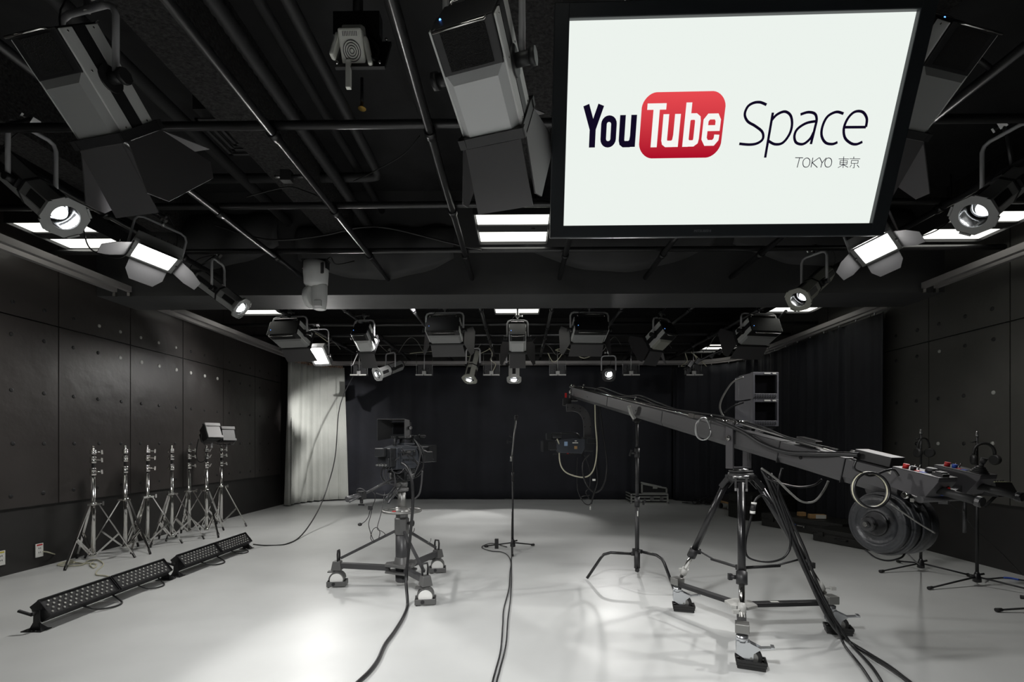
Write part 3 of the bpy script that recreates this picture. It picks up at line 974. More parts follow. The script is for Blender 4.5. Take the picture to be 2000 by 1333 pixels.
def rr(x0, z0, x1, z1, r, k=5):
    out = []
    for cx, cz, a0 in ((x1 - r, z1 - r, 0), (x0 + r, z1 - r, 90), (x0 + r, z0 + r, 180), (x1 - r, z0 + r, 270)):
        for i in range(k + 1):
            a = math.radians(a0 + 90 * i / k)
            out.append((cx + r * math.cos(a), cz + r * math.sin(a)))
    return out


YT = -0.0022
b = MB()
# red rounded badge, sides slightly bowed
pts = []
for x, z in rr(-0.383, -0.119, -0.019, 0.136, 0.055, 8):
    u = (x + 0.201) / 0.182; v = (z - 0.0085) / 0.1275
    pts.append((x + 0.010 * u * (1 - v * v) - 0.004 * u, z + 0.007 * v * (1 - u * u) - 0.002 * v))
b.prism([V((x, YT, z)) for x, z in pts], (0, 0.0012, 0))
b.build('logo_badge', M_SRED, tv)
W = 0.0275
b = MB()
# Y o u
ribbon(b, [(-0.634, 0.094), (-0.6005, 0.0)], W, YT); ribbon(b, [(-0.567, 0.094), (-0.6005, 0.0)], W, YT - .0003); ribbon(b, [(-0.6005, 0.02), (-0.6005, -0.073)], W, YT - .0006)
ribbon(b, rr(-0.5505, -0.061, -0.5055, 0.040, 0.0215), W * .92, YT, closed=True)
ribbon(b, [(-0.467, 0.053), (-0.467, -0.046), (-0.464, -0.056), (-0.456, -0.0615), (-0.432, -0.0615), (-0.420, -0.052), (-0.417, -0.03)], W * .92, YT); ribbon(b, [(-0.417, 0.053), (-0.417, -0.073)], W * .92, YT - .0003)
b.build('black_logo_letters', M_INK, tv)
b = MB(); Y2 = YT - 0.0016
ribbon(b, [(-0.361, 0.083), (-0.277, 0.083)], 0.024, Y2); ribbon(b, [(-0.319, 0.08), (-0.319, -0.076)], W, Y2 - .0003)
ribbon(b, [(-0.274, 0.053), (-0.274, -0.048), (-0.271, -0.058), (-0.263, -0.0635), (-0.238, -0.0635), (-0.226, -0.054), (-0.2225, -0.03)], W * .92, Y2); ribbon(b, [(-0.2225, 0.053), (-0.2225, -0.076)], W * .92, Y2 - .0003)
ribbon(b, [(-0.177, 0.096), (-0.177, -0.076)], W * .92, Y2); ribbon(b, [(-0.177, 0.026), (-0.173, 0.037), (-0.163, 0.042), (-0.143, 0.042), (-0.133, 0.035), (-0.131, 0.024), (-0.131, -0.044), (-0.133, -0.056), (-0.143, -0.063), (-0.163, -0.063), (-0.173, -0.058), (-0.177, -0.047)], W * .9, Y2 - .0003)
ribbon(b, [(-0.094, -0.004), (-0.041, -0.004), (-0.041, 0.026), (-0.050, 0.041), (-0.083, 0.041), (-0.095, 0.026), (-0.095, -0.045), (-0.084, -0.062), (-0.053, -0.062), (-0.041, -0.048), (-0.040, -0.030)], W * .82, Y2)
b.build('white_logo_letters', M_SWHT, tv)
SPACE=[[[0.162,0.082],[0.133,0.092],[0.104,0.09],[0.081,0.076],[0.073,0.047],[0.09,0.02],[0.127,0.001],[0.161,-0.022],[0.168,-0.049],[0.147,-0.066],[0.113,-0.071],[0.066,-0.067]],[[0.195,0.052],[0.191,-0.124]],[[0.194,0.022],[0.214,0.044],[0.246,0.055],[0.274,0.04],[0.287,0.006],[0.283,-0.032],[0.259,-0.066],[0.225,-0.071],[0.193,-0.057]],[[0.317,0.043],[0.348,0.051],[0.378,0.045],[0.391,0.023],[0.39,-0.011],[0.385,-0.073]],[[0.389,0.016],[0.348,0.009],[0.314,-0.013],[0.306,-0.04],[0.319,-0.066],[0.351,-0.072],[0.377,-0.052],[0.388,-0.026]],[[0.503,0.043],[0.47,0.05],[0.436,0.033],[0.422,-0.004],[0.426,-0.041],[0.449,-0.068],[0.48,-0.074],[0.501,-0.067]],[[0.517,-0.009],[0.612,-0.01]],[[0.612,-0.010],[0.608,0.023],[0.584,0.048],[0.55,0.049],[0.526,0.025],[0.517,-0.013],[0.53,-0.05],[0.561,-0.072],[0.587,-0.076],[0.61,-0.067]]]
TOKYO=[[[0.326,-0.126],[0.361,-0.127]],[[0.346,-0.126],[0.342,-0.166]],[[0.395,-0.147],[0.394,-0.156],[0.389,-0.163],[0.381,-0.165],[0.373,-0.163],[0.367,-0.156],[0.364,-0.146],[0.365,-0.137],[0.371,-0.13],[0.378,-0.128],[0.386,-0.13],[0.393,-0.137],[0.395,-0.147]],[[0.405,-0.127],[0.404,-0.166]],[[0.433,-0.127],[0.406,-0.147],[0.433,-0.167]],[[0.435,-0.127],[0.45,-0.148],[0.465,-0.128]],[[0.45,-0.148],[0.448,-0.167]],[[0.493,-0.148],[0.492,-0.157],[0.487,-0.164],[0.479,-0.166],[0.471,-0.164],[0.465,-0.157],[0.462,-0.147],[0.463,-0.138],[0.468,-0.131],[0.475,-0.129],[0.483,-0.131],[0.49,-0.138],[0.493,-0.148]]]
KANJI=[[[0.521,-0.133],[0.566,-0.134]],[[0.529,-0.14],[0.561,-0.141],[0.562,-0.156],[0.531,-0.156],[0.529,-0.14]],[[0.53,-0.148],[0.561,-0.149]],[[0.541,-0.124],[0.548,-0.17]],[[0.545,-0.157],[0.525,-0.169]],[[0.547,-0.157],[0.57,-0.168]],[[0.586,-0.125],[0.587,-0.133]],[[0.569,-0.133],[0.616,-0.134]],[[0.579,-0.14],[0.609,-0.141],[0.61,-0.152],[0.58,-0.152],[0.579,-0.14]],[[0.595,-0.152],[0.597,-0.17],[0.591,-0.17]],[[0.583,-0.157],[0.578,-0.168]],[[0.608,-0.158],[0.619,-0.169]]]


def smooth2(p):
    if len(p) < 6:
        return p
    return [(q.x, q.z) for q in spline([V((a, 0, c)) for a, c in p], 5)]


b = MB()
for s_ in SPACE:
    ribbon(b, smooth2(s_), 0.0105, YT)
b.build('thin_black_letters', M_INK, tv)
b = MB()
for s_ in TOKYO:
    ribbon(b, smooth2(s_), 0.0028, YT)
b.build('small_city_letters', M_INK, tv)
b = MB()
for s_ in KANJI:
    ribbon(b, s_, 0.0022, YT)
b.build('small_city_characters', M_INK, tv)
# the badge picture runs from light red at its top to deep red at its foot
_nt = M_SRED.node_tree
_tc = _nt.nodes.new('ShaderNodeTexCoord'); _sx = _nt.nodes.new('ShaderNodeSeparateXYZ'); _cr = _nt.nodes.new('ShaderNodeValToRGB'); _mr = _nt.nodes.new('ShaderNodeMapRange')
_mr.inputs['From Min'].default_value = -0.12; _mr.inputs['From Max'].default_value = 0.14
_cr.color_ramp.elements[0].color = (0.50, 0.004, 0.025, 1); _cr.color_ramp.elements[1].color = (1.0, 0.085, 0.10, 1)
_nt.links.new(_tc.outputs['Object'], _sx.inputs[0]); _nt.links.new(_sx.outputs['Z'], _mr.inputs['Value']); _nt.links.new(_mr.outputs['Result'], _cr.inputs['Fac'])
_nt.links.new(_cr.outputs['Color'], _nt.nodes['Principled BSDF'].inputs['Emission Color'])
# maker's name in tiny pale letters on the lower bezel
cu = bpy.data.curves.new('bezel_lettering', 'FONT'); cu.body = 'MITSUBISHI'; cu.size = 0.016; cu.align_x = 'CENTER'; cu.extrude = 0.0004
ob = bpy.data.objects.new('tmp', cu); COL.objects.link(ob)
me = bpy.data.meshes.new_from_object(ob.evaluated_get(bpy.context.evaluated_depsgraph_get()))
bpy.data.objects.remove(ob)
me.materials.clear(); me.materials.append(mat('bezel_lettering_grey', (0.15, 0.16, 0.17), 0.5))
ob = bpy.data.objects.new('bezel_lettering', me); COL.objects.link(ob)
ob.parent = tv; ob.location = (-0.06, -0.0262, -0.437); ob.rotation_euler = (PI / 2, 0, 0)
b = MB()
for sx in (-0.3, 0.3):
    b.cyl((sx, 0.12, 0.15), (sx, 0.22, 0.55), 0.02)
b.build('hanging_bracket', M_PIPE, tv)

# ------------------------------------------------------------------ remote moving camera under the grid (white/grey dome head)
p = at(617, 500, d=4.62)
t = thing('moving_head_camera', 'pale grey remote pan and tilt camera hanging before the beam', 'camera', (p.x, p.y, 2.90))
MB().box((0, 0, 0.045), (0.24, 0.10, 0.012)).box((-0.11, 0, 0.01), (0.012, 0.08, 0.09)).box((0.11, 0, 0.01), (0.012, 0.08, 0.09)).build('ceiling_bracket', M_BLACK, t)
MB().lathe((0, 0, 0.03), (0, 0, -1), [(0.08, 0), (0.112, 0.004), (0.115, 0.10), (0.112, 0.14), (0.108, 0.205), (0.085, 0.235), (0.05, 0.24)], 28).build('base_drum', M_PTZ if 'M_PTZ' in globals() else mat('camera_pale_grey', (0.75, 0.76, 0.75), 0.38), t)
MB().box((0.085, -0.075, -0.05), (0.06, 0.02, 0.10), 0, Matrix.Rotation(-.7, 3, 'Z')).build('connector_plate', M_CONDUIT, t, bevel=0.004)
b = MB().lathe((0.035, 0, -0.18), (0, 0, -1), [(0.07, 0), (0.073, 0.02), (0.070, 0.15), (0.058, 0.235), (0.045, 0.24)], 24)
b.build('arm_cover', MATS['camera_pale_grey'], t)
b = MB()
prof = [(0.0, 0), (0.05, 0.0), (0.075, 0.012), (0.082, 0.035), (0.06, 0.06), (0.0, 0.065)]
b.lathe((-0.035, 0, -0.30), (-1, 0.3, 0), [(0.095, -0.02), (0.108, 0.0), (0.105, 0.03), (0.08, 0.05), (0.01, 0.058)], 26)
b.build('tilt_head', MATS['camera_pale_grey'], t)
MB().box((0.045, -0.06, -0.375), (0.07, 0.03, 0.06)).build('tail_connector', MATS['camera_pale_grey'], t, bevel=0.006)
MB().tube(spline([(0.06, 0.03, 0.03), (0.12, 0.05, 0.10), (0.16, 0.1, 0.05), (0.3, 0.2, 0.12)], 6), 0.006).build('cable', M_CABLE, t)

# ------------------------------------------------------------------ ventilated wireless unit on a black bracket
p = at(690, 90, d=2.35)
t = thing('wireless_access_unit', 'off-white vented box with bent arm hanging under a black bracket at the top', 'device', (p.x, p.y, p.z))
t.scale = (1.15, 1.15, 1.15)
MB().box((0, 0.06, 0.13), (0.20, 0.05, 0.10)).build('bracket_box', M_GLOSSB, t)
MB().cyl((0, 0.06, 0.18), (0, 0.06, 0.62), 0.022).build('drop_pole', M_PIPE, t)
pl = Matrix.Rotation(-0.9, 3, 'X')
b = MB().box((0.03, 0.05, 0.00), (0.21, 0.012, 0.22), 0, Matrix.Rotation(-0.5, 3, 'X'))
b.build('mounting_plate', M_BLACK, t)
b = MB()
for sx in (-1, 1):
    for sz in (-1, 1):
        b.sph((0.03 + sx * 0.09, 0.035 + sz * 0.05 - 0.01, sz * 0.09), 0.007, n=8)
b.build('wing_bolts', M_CHROME, t)
b = MB()
R_ = Matrix.Rotation(0.55, 3, 'X')
b.box((0, 0.0, -0.01), (0.10, 0.05, 0.13), 0, R_)
b.box((0, 0.01, 0.07), (0.09, 0.05, 0.04), 0, R_)
b.box((-0.075, -0.0, 0.0), (0.02, 0.04, 0.10), 0, Matrix.Rotation(0.3, 3, 'Y')); b.box((0.065, 0, -0.03), (0.02, 0.04, 0.12), 0, Matrix.Rotation(-0.2, 3, 'Y'))
b.build('vented_cover', M_OFFW2 if 'M_OFFW2' in globals() else mat('aged_white_plastic', (0.88, 0.88, 0.82), 0.5), t, bevel=0.008)
b = MB()
for k in range(1, 5):
    pts = [R_ @ V((math.cos(a) * 0.009 * k, -0.0265, math.sin(a) * 0.009 * k - 0.012)) + V((0, 0, -0.01)) for a in [2 * PI * i / 20 for i in range(20)]]
    b.tube(pts, 0.0014, 5, closed=True)
for k in range(9):
    b.box(R_ @ V((-0.028 + k * 0.007, -0.0262, 0.045)) + V((0, 0, -0.01)), (0.002, 0.002, 0.016), 0, R_)
b.build('vent_slots', M_CONDUIT, t)
MB().box((-0.02, -0.0, -0.12), (0.022, 0.018, 0.12)).build('hanging_arm', MATS['aged_white_plastic'], t, bevel=0.003)
MB().tube(spline([(0.05, 0.04, 0.08), (0.10, 0.02, 0.0), (0.09, 0.0, -0.06), (0.06, -0.01, -0.03)], 6), 0.006).build('cable', M_CABLE, t)

# small junction on the left grid pipe
p = at(560, 345, z=2.985)
t = thing('junction_box', 'small metal junction box clipped to a ceiling pipe, left of centre', 'electrical box', p)
MB().box((0, 0, 0), (0.07, 0.05, 0.07)).build('box', M_CONDUIT, t, bevel=0.003)
MB().cyl((0.03, 0, 0.0), (0.15, 0, 0.0), 0.012).build('pipe_mount', M_PIPE, t)
MB().cyl((-0.035, 0, 0.0), (-0.08, 0, 0), 0.010).build('plug', M_STEEL, t)

# hanging lamp grip cables between pipes
CB = [
    ('slack black cables looping under the ceiling, left of the square light', [(420, 440), (520, 468), (620, 462), (700, 445), (760, 446), (860, 470), (940, 490)], 4.4, 0.008),
    ('thin black wire from pipe to pipe left of the middle softlight', [(690, 355), (740, 330), (790, 300), (820, 265)], 3.4, 0.004),
    ('thin black wire tied between the left crosswise pipes', [(480, 385), (560, 366), (600, 375), (640, 392)], 3.75, 0.005),
    ('black cable drooping from the left LED panel', [(160, 430), (172, 480), (200, 498), (240, 502), (262, 470)], 3.5, 0.005),
    ('pair of wires crossing the right fluorescent light', [(1862, 405), (1855, 430), (1830, 450), (1800, 462)], 3.9, 0.005),
    ('pale cord hanging from the grid left of the brightest back spotlight', [(1070, 690), (1082, 708), (1098, 690), (1085, 684), (1110, 682), (1140, 700), (1175, 684)], 8.9, 0.007),
    ('pale cord looped over the olive outlet box', [(1338, 690), (1342, 706), (1330, 716), (1352, 712), (1360, 700), (1350, 688), (1368, 704), (1380, 716)], 9.0, 0.008),
    ('pale cord dangling beside the narrow left softlight', [(570, 673), (590, 676), (605, 666), (612, 650), (640, 668)], 8.2, 0.007),
    ('pale cord swagging along the back rail on the left', [(800, 691), (830, 688), (880, 686), (915, 697), (940, 690), (960, 680)], 9.0, 0.006),
    ('pale cords hanging over the middle outlet box', [(955, 680), (962, 692), (958, 704), (968, 712), (962, 726)], 9.0, 0.008),
]
for lab, pp, d, r in CB:
    cable('hanging_cable', [at(x, y, d=d + 0.05 * math.sin(i)) for i, (x, y) in enumerate(pp)], r, M_CABLEC if 'pale' in lab else M_CABLE, lab, 'cable')
rr_ = random.Random(5)
for i in range(9):
    x0 = 600 + i * 95 + rr_.uniform(-20, 20)
    y0 = rr_.uniform(668, 680)
    pts = [at(x0 + k * 12, y0 + 14 * math.sin(k * 1.3 + i) + 6 * rr_.random(), d=rr_.uniform(8.2, 8.8)) for k in range(6)]
    cable('hanging_cable', pts, 0.0055, M_CABLEG, 'thin grey cord in the back grid, ' + ['nearest the pale drape', 'left of the small lit spotlight', 'above the second outlet box', 'left of the down-pointing spotlight', 'behind the centre softlight', 'right of the centre softlight', 'left of the brightest back spotlight', 'right of the brightest back spotlight', 'nearest the right rear corner'][i], 'cable', 'grey cords tangled in the back grid')
p = at(1395, 660, d=8.6)
for i, (px, py) in enumerate([(1348, 712), (1362, 706), (1390, 695), (1405, 688), (1420, 680), (1432, 668)]):
    q = at(px, py, d=8.5)
    t = tag(MB().box((0, 0, 0), (0.06, 0.06, 0.11), 0, Matrix.Rotation(0.6, 3, 'Y')).box((0.03, 0, 0.03), (0.03, 0.05, 0.03)).build('pipe_clamp', M_GLOSSB),
            'black clamp on the diagonal pipe, ' + ['lowest of the six', 'second from the bottom', 'third from the bottom', 'fourth from the bottom', 'second from the top', 'topmost of the six'][i], 'clamp', 'clamps on the diagonal pipe')
    t.location = q
cable('diagonal_pipe', [at(1335, 722, d=8.6), at(1385, 695, d=8.5), at(1480, 653, d=8.0), at(1535, 608, d=6.9)], 0.022, M_PIPE, 'slanting black pipe carrying clamps, right rear', 'pipe', n=10, seg=2)
M_CABLED = mat('dark_grey_cable_jacket', (0.05, 0.05, 0.052), 0.3)
# ================================================================== things standing on the floor
# ------------------------------------------------------------------ chrome light stands by the left wall
def light_stand(name='light_stand'):
    t = thing(name, '', 'light stand', (0, 0, 0), group='chrome light stands by the left wall')
    MB().cyl((0, 0, 0.07), (0, 0, 0.86), 0.0195, n=14).build('lower_column', M_CHROME, t)
    MB().cyl((0, 0, 0.86), (0, 0, 1.11), 0.013, n=12).build('riser', M_BLACK, t)
    MB().cyl((0, 0, 1.10), (0, 0, 1.165), 0.010, n=10).lathe((0, 0, 1.165), (0, 0, 1), [(0.012, 0), (0.012, 0.012), (0.006, 0.016)], 10).build('top_spigot', M_CHROME, t)
    MB().lathe((0, 0, 0.06), (0, 0, 1), [(0.030, 0), (0.030, 0.02), (0.022, 0.03)], 14).build('bottom_collar', M_CHROME, t)
    for zc, zl in ((0.915, 0.08), (1.035, 0.07), (1.115, 0.05)):
        b = MB().lathe((0, 0, zc - zl / 2), (0, 0, 1), [(0.020, 0), (0.027, 0.006), (0.027, zl * .45), (0.022, zl * .5), (0.027, zl * .55), (0.027, zl - .006), (0.018, zl)], 14)
        b.build('collar', M_CHROME, t)
        k = MB().cyl((0.02, 0, zc), (0.062, 0, zc), 0.007, n=8)
        k.box((0.070, 0, zc), (0.014, 0.012, 0.05), 0, Matrix.Rotation(0.5, 3, 'X'))
        k.build('wing_knob', M_CHROME, t)
    hub = MB().lathe((0, 0, 0.575), (0, 0, 1), [(0.020, 0), (0.036, 0.004), (0.036, 0.022), (0.022, 0.03)], 14)
    hub.cyl((0.03, 0, 0.59), (0.075, 0, 0.59), 0.006, n=8).box((0.08, 0, 0.59), (0.014, 0.012, 0.042))
    hub.build('leg_hub', M_CHROME, t)
    for k in range(3):
        a = PI * 2 / 3 * k
        c, s = math.cos(a), math.sin(a)
        e = V((c, s, 0)); q = V((-s, c, 0))
        b = MB()
        top = e * 0.045 + V((0, 0, 0.585)); tip = e * 0.335 + V((0, 0, 0.012))
        b.bar(top, tip, 0.020, 0.010)
        b.box(top, (0.03, 0.03, 0.02))
        b.build('leg', M_CHROME, t)
        f = MB().cyl(tip + e * -0.02 + V((0, 0, 0.04)), tip + V((0, 0, -0.010)), 0.0115, n=8)
        f.build('rubber_foot', M_RUBBER, [o for o in bpy.data.objects if o.parent is t and o.name.startswith('leg')][-1])
        mid = top.lerp(tip, 0.55)
        for sgn in (-1, 1):
            MB().bar(mid + q * 0.013 * sgn, e * 0.03 + V((0, 0, 0.085)) + q * 0.013 * sgn, 0.004, 0.016).build('brace', M_CHROME, t)
    return t


stands = [((-4.31, 4.83), 0.60, 'nearest chrome light stand, leftmost of the row by the wall', 0.1), ((-4.32, 5.24), 1.9, 'second chrome light stand from the left', 1.2),
          ((-4.29, 5.52), 0.75, 'third chrome light stand from the left', 0.8), ((-4.24, 5.84), 2.6, 'fourth chrome light stand, middle of the row', 2.4),
          ((-4.26, 6.18), 0.35, 'fifth chrome light stand from the left', 0.2), ((-4.10, 6.28), 1.5, 'sixth chrome light stand, under the brighter lamp head', 1.0),
          ((-4.27, 6.87), 0.2, 'last and furthest chrome light stand, under the darker lamp head', 0.4)]
proto = light_stand()
proto.location = (stands[0][0][0], stands[0][0][1], 0.0); proto.rotation_euler = (0, 0, stands[0][1]); proto['label'] = stands[0][2]
for (xy, rz, lab, _) in stands[1:]:
    dup(proto, lab, (xy[0], xy[1], 0.0), rz)

# two small flood heads clamped on the last stands
def flood_head(px, py, d, aim, label, facem):
    R = basis(aim)
    t = thing('flood_lamp_head', label, 'studio light', at(px, py, d=d), R=R, group='lamp heads on the far light stands')
    MB().box((0, 0, -0.09), (0.15, 0.17, 0.15), 0, None, 1.25).build('housing', M_BLACK, t, bevel=0.006)
    MB().box((0, 0, -0.02), (0.20, 0.215, 0.03)).build('frame', M_BLACK, t, bevel=0.004)
    b = MB().box((0, 0, 0.004), (0.175, 0.19, 0.012)); b.box((0, 0.085, 0.016), (0.19, 0.04, 0.012)).box((0, -0.085, 0.016), (0.19, 0.03, 0.012))
    b.build('folded_barn_doors', facem, t, bevel=0.002)
    MB().box((0, 0, -0.20), (0.10, 0.11, 0.07)).box((0.03, 0, -0.24), (0.02, 0.05, 0.05)).build('ballast_box', M_BLACK, t)
    up = R.transposed() @ V((0, 0, 1)); up.x = 0; up.normalize()
    MB().tube([V((-.125, 0, -.05)), V((-.125, 0, -.05)) - up * .10, V((-.1, 0, -.05)) - up * .14, V((.1, 0, -.05)) - up * .14, V((.125, 0, -.05)) - up * .10, V((.125, 0, -.05))], 0.007, 8).build('yoke', M_BLACK, t)
    MB().cyl(V((0, 0, -.05)) - up * .13, V((0, 0, -.05)) - up * .20, 0.014).build('socket', M_STEEL, t)
    return t


flood_head(417, 842, 6.25, (.80, -.42, .42), 'black lamp head with pale folded doors, on the sixth light stand', M_LAMPLL if 'M_LAMPLL' in globals() else mat('pale_grey_doors', (0.55, 0.54, 0.54), 0.5))
flood_head(446, 848, 6.85, (.86, -.45, .25), 'black lamp head with darker grey doors, on the furthest light stand', mat('mid_grey_doors', (0.20, 0.20, 0.20), 0.5))
cable('lamp_cable', [at(388, 858, d=6.2), at(383, 885, d=6.2), at(388, 902, d=6.2), at(400, 900, d=6.2), at(405, 880, d=6.2)], 0.006, M_CABLE, 'black lead looping down from the paler lamp head', 'cable')

# ------------------------------------------------------------------ wall outlets and cords on the left
def outlet(y, z, lab, redm):
    t = thing('wall_outlet', lab, 'outlet', (XL + 0.004, y, z))
    MB().box((0.004, 0, 0), (0.008, 0.075, 0.13)).build('cover_plate', M_WHITE, t, bevel=0.002)
    b = MB()
    for dz in (-0.02, 0.02):
        b.box((0.009, -0.008, dz), (0.002, 0.004, 0.014)); b.box((0.009, 0.008, dz), (0.002, 0.004, 0.014))
    b.build('sockets', M_BLACK, t)
    MB().box((0.009, 0, 0.052), (0.002, 0.055, 0.012)).build('label_strip', redm, t)


outlet(4.27, 0.17, 'white wall outlet with a yellow strip at the far left edge', mat('yellow_label', (0.6, 0.5, 0.05), 0.5))
outlet(4.62, 0.165, 'white wall outlet with a red strip and a plugged-in cord', M_RED)
fl = lambda x, y, z=0.008: at(x, y, z=z)
cable('extension_cord', [at(84, 1078, x=XL + .02), at(96, 1080, x=XL + .06), fl(125, 1090), fl(146, 1099), fl(128, 1101), fl(112, 1104), fl(128, 1106), fl(160, 1104), fl(172, 1096), fl(190, 1094), fl(202, 1103), fl(190, 1115), fl(188, 1123), fl(205, 1125), fl(222, 1130)],
      0.006, M_CABLEC, 'cream extension cord from the red-striped outlet across the floor to the LED batten', 'cord')
cable('extension_cord', [fl(112, 1104), fl(122, 1099), fl(140, 1098), fl(160, 1101), fl(176, 1101), fl(188, 1103), fl(184, 1110), fl(176, 1104), fl(182, 1098)], 0.006, M_CABLEC,
      'coiled slack of cream cord under the nearest light stand', 'cord')

# ------------------------------------------------------------------ LED battens on the floor
def batten():
    t = thing('led_batten', '', 'floor light', (0, 0, 0), group='LED battens on the floor')
    L = 1.15
    tilt = math.radians(38)      # face turns towards +X and up
    nrm = V((math.cos(tilt), 0, math.sin(tilt)))
    upv = V((-math.sin(tilt), 0, math.cos(tilt)))
    c0 = V((0, 0, 0.112))
    R = Matrix((nrm, V((0, 1, 0)), upv)).transposed()
    for half in (0, 1):
        y0 = 0.02 + half * (L / 2 - 0.005)
        y1 = y0 + L / 2 - 0.02
        ym = (y0 + y1) / 2
        MB().box(c0 + V((0, ym, 0)), (0.07, y1 - y0, 0.13), 0, R).box(c0 - nrm * 0.045 + V((0, ym, 0)), (0.03, y1 - y0 - .04, 0.09), 0, R).build('housing', M_BLACK, t, bevel=0.004)
        e = MB()
        for s in (-1, 1):
            e.box(c0 + nrm * 0.038 + upv * 0.062 * s + V((0, ym, 0)), (0.012, y1 - y0, 0.008), 0, R)
            e.box(c0 + nrm * 0.038 + V((0, ym + s * (y1 - y0) / 2, 0)), (0.012, 0.006, 0.13), 0, R)
        e.build('face_rim', M_GLOSSB, t)
        b = MB()
        nn = 24
        for k in range(nn):
            for r_ in range(2):
                zz = (r_ * 2 - 1.5 + (k % 2)) * 0.026
                yy = y0 + 0.035 + k * (y1 - y0 - 0.07) / (nn - 1)
                b.lathe(c0 + nrm * 0.035 + upv * zz + V((0, yy, 0)), nrm, [(0.0078, 0), (0.0078, 0.003), (0.004, 0.006), (0.001, 0.0065)], 10)
        b.build('lens_array', M_LED, t)
    for y, sg in ((0.0, -1), (L + 0.01, 1)):
        b = MB()
        b.prism([V((-0.05, y, 0)), V((0.05, y, 0)), V((0.022, y, 0.05)), V((0.018, y, 0.125)), V((-0.018, y, 0.125)), V((-0.022, y, 0.05))], (0, 0.006, 0))
        b.box((0, y + sg * -0.0 + 0.0, 0.003), (0.13, 0.075, 0.006))
        b.prism([V((0.06, y - .03, 0)), V((0.06, y + .03, 0)), V((0.02, y, 0.05))], (-0.006, 0, 0))
        b.build('foot_bracket', M_BLACK, t)
        MB().cyl((0, y - 0.012 * 1, 0.112), (0, y + sg * 0.035, 0.112), 0.012).bar((0, y + sg * .035, .112), (-0.07, y + sg * 0.045, 0.14), 0.014, 0.014).build('lock_handle', M_BLACK, t)
        q = MB()
        for k in (-0.025, 0, 0.025):
            q.cyl((k, y + sg * 0.03, 0.006), (k, y + sg * .03, 0.009), 0.004, n=8)
        q.build('bolts', M_STEEL, t)
    MB().tube(spline([(0.02, 0.30, 0.06), (0.10, 0.34, 0.02), (0.15, 0.43, 0.008), (0.13, 0.52, 0.01), (0.03, 0.56, 0.05)], 6), 0.007).build('link_cable', M_CABLE, t)
    MB().tube(spline([(0.02, 0.80, 0.06), (0.09, 0.84, 0.015), (0.13, 0.93, 0.008), (0.10, 1.0, 0.01), (0.03, 1.03, 0.05)], 6), 0.006).build('link_cable', M_CABLE, t)
    return t


ba = batten()
ba.location = (-3.10, 3.06, 0); ba.rotation_euler = (0, 0, 0.015); ba['label'] = 'nearer black LED batten lying on the floor, two lens panels'
dup(ba, 'farther black LED batten lying on the floor, ending by the thin cable', (-3.10, 4.32, 0), 0.01)
cable('power_cable', [at(495, 1064, d=5.5), fl(520, 1066), fl(560, 1063), at(590, 1045, d=6.2), at(620, 1000, d=6.8), at(640, 950, d=7.2), at(655, 890, d=7.8), at(661, 810, d=8.4), at(672, 770, d=8.7), at(690, 735, d=9.0)], 0.0085, M_CABLE,
      'thin black cable rising from the far LED batten in front of the pale drape', 'cable')

# ------------------------------------------------------------------ studio pedestal with camera
PX, PY = -0.985, 4.05
t = thing('camera_pedestal', 'grey three-wheeled studio pedestal with steering ring, left of centre', 'pedestal', (PX, PY, 0))
MB().cyl((0, 0, 0.05), (0, 0, 0.48), 0.052, n=24).lathe((0, 0, 0.04), (0, 0, 1), [(0.045, 0), (0.053, 0.01), (0.053, 0.06)], 24).build('lower_column', M_PED, t)
b = MB().lathe((0, 0, 0.44), (0, 0, 1), [(0.062, 0), (0.062, 0.13), (0.052, 0.14), (0.052, 0.17)], 8, smooth=False)
b.build('upper_collar', M_PEDL, t, bevel=0.002)
MB().lathe((0, 0, 0.57), (0, 0, 1), [(0.046, 0), (0.046, 0.05)], 24).build('brake_ring', M_BLACK, t)
MB().cyl((0, 0, 0.60), (0, 0, 0.83), 0.032, n=20).build('inner_column', M_ALU, t)
ring = [V((0.155 * math.cos(2 * PI * k / 40), 0.155 * math.sin(2 * PI * k / 40), 0.635)) for k in range(40)]
MB().tube(ring, 0.011, 10, closed=True).build('steering_ring', M_ALU, t)
b = MB().lathe((0, 0, 0.62), (0, 0, 1), [(0.075, 0), (0.078, 0.012), (0.05, 0.045), (0.034, 0.05)], 24)
for k in range(3):
    a = 2 * PI / 3 * k + 0.5
    b.bar((0.06 * math.cos(a), 0.06 * math.sin(a), 0.638), (0.15 * math.cos(a), 0.15 * math.sin(a), 0.635), 0.03, 0.010)
b.build('ring_hub', M_ALU, t)
MB().box((-0.045, -0.085, 0.640), (0.03, 0.02, 0.012)).build('red_release', M_RED, t, bevel=0.003)
kb = MB().cyl((0.055, -0.02, 0.535), (0.085, -0.03, 0.535), 0.012)
kb.lathe((0.082, -0.029, 0.535), (1, -0.3, 0), [(0.026, 0), (0.028, 0.01), (0.026, 0.022), (0.01, 0.026)], 10)
kb.build('side_knob', M_BLACK, t)
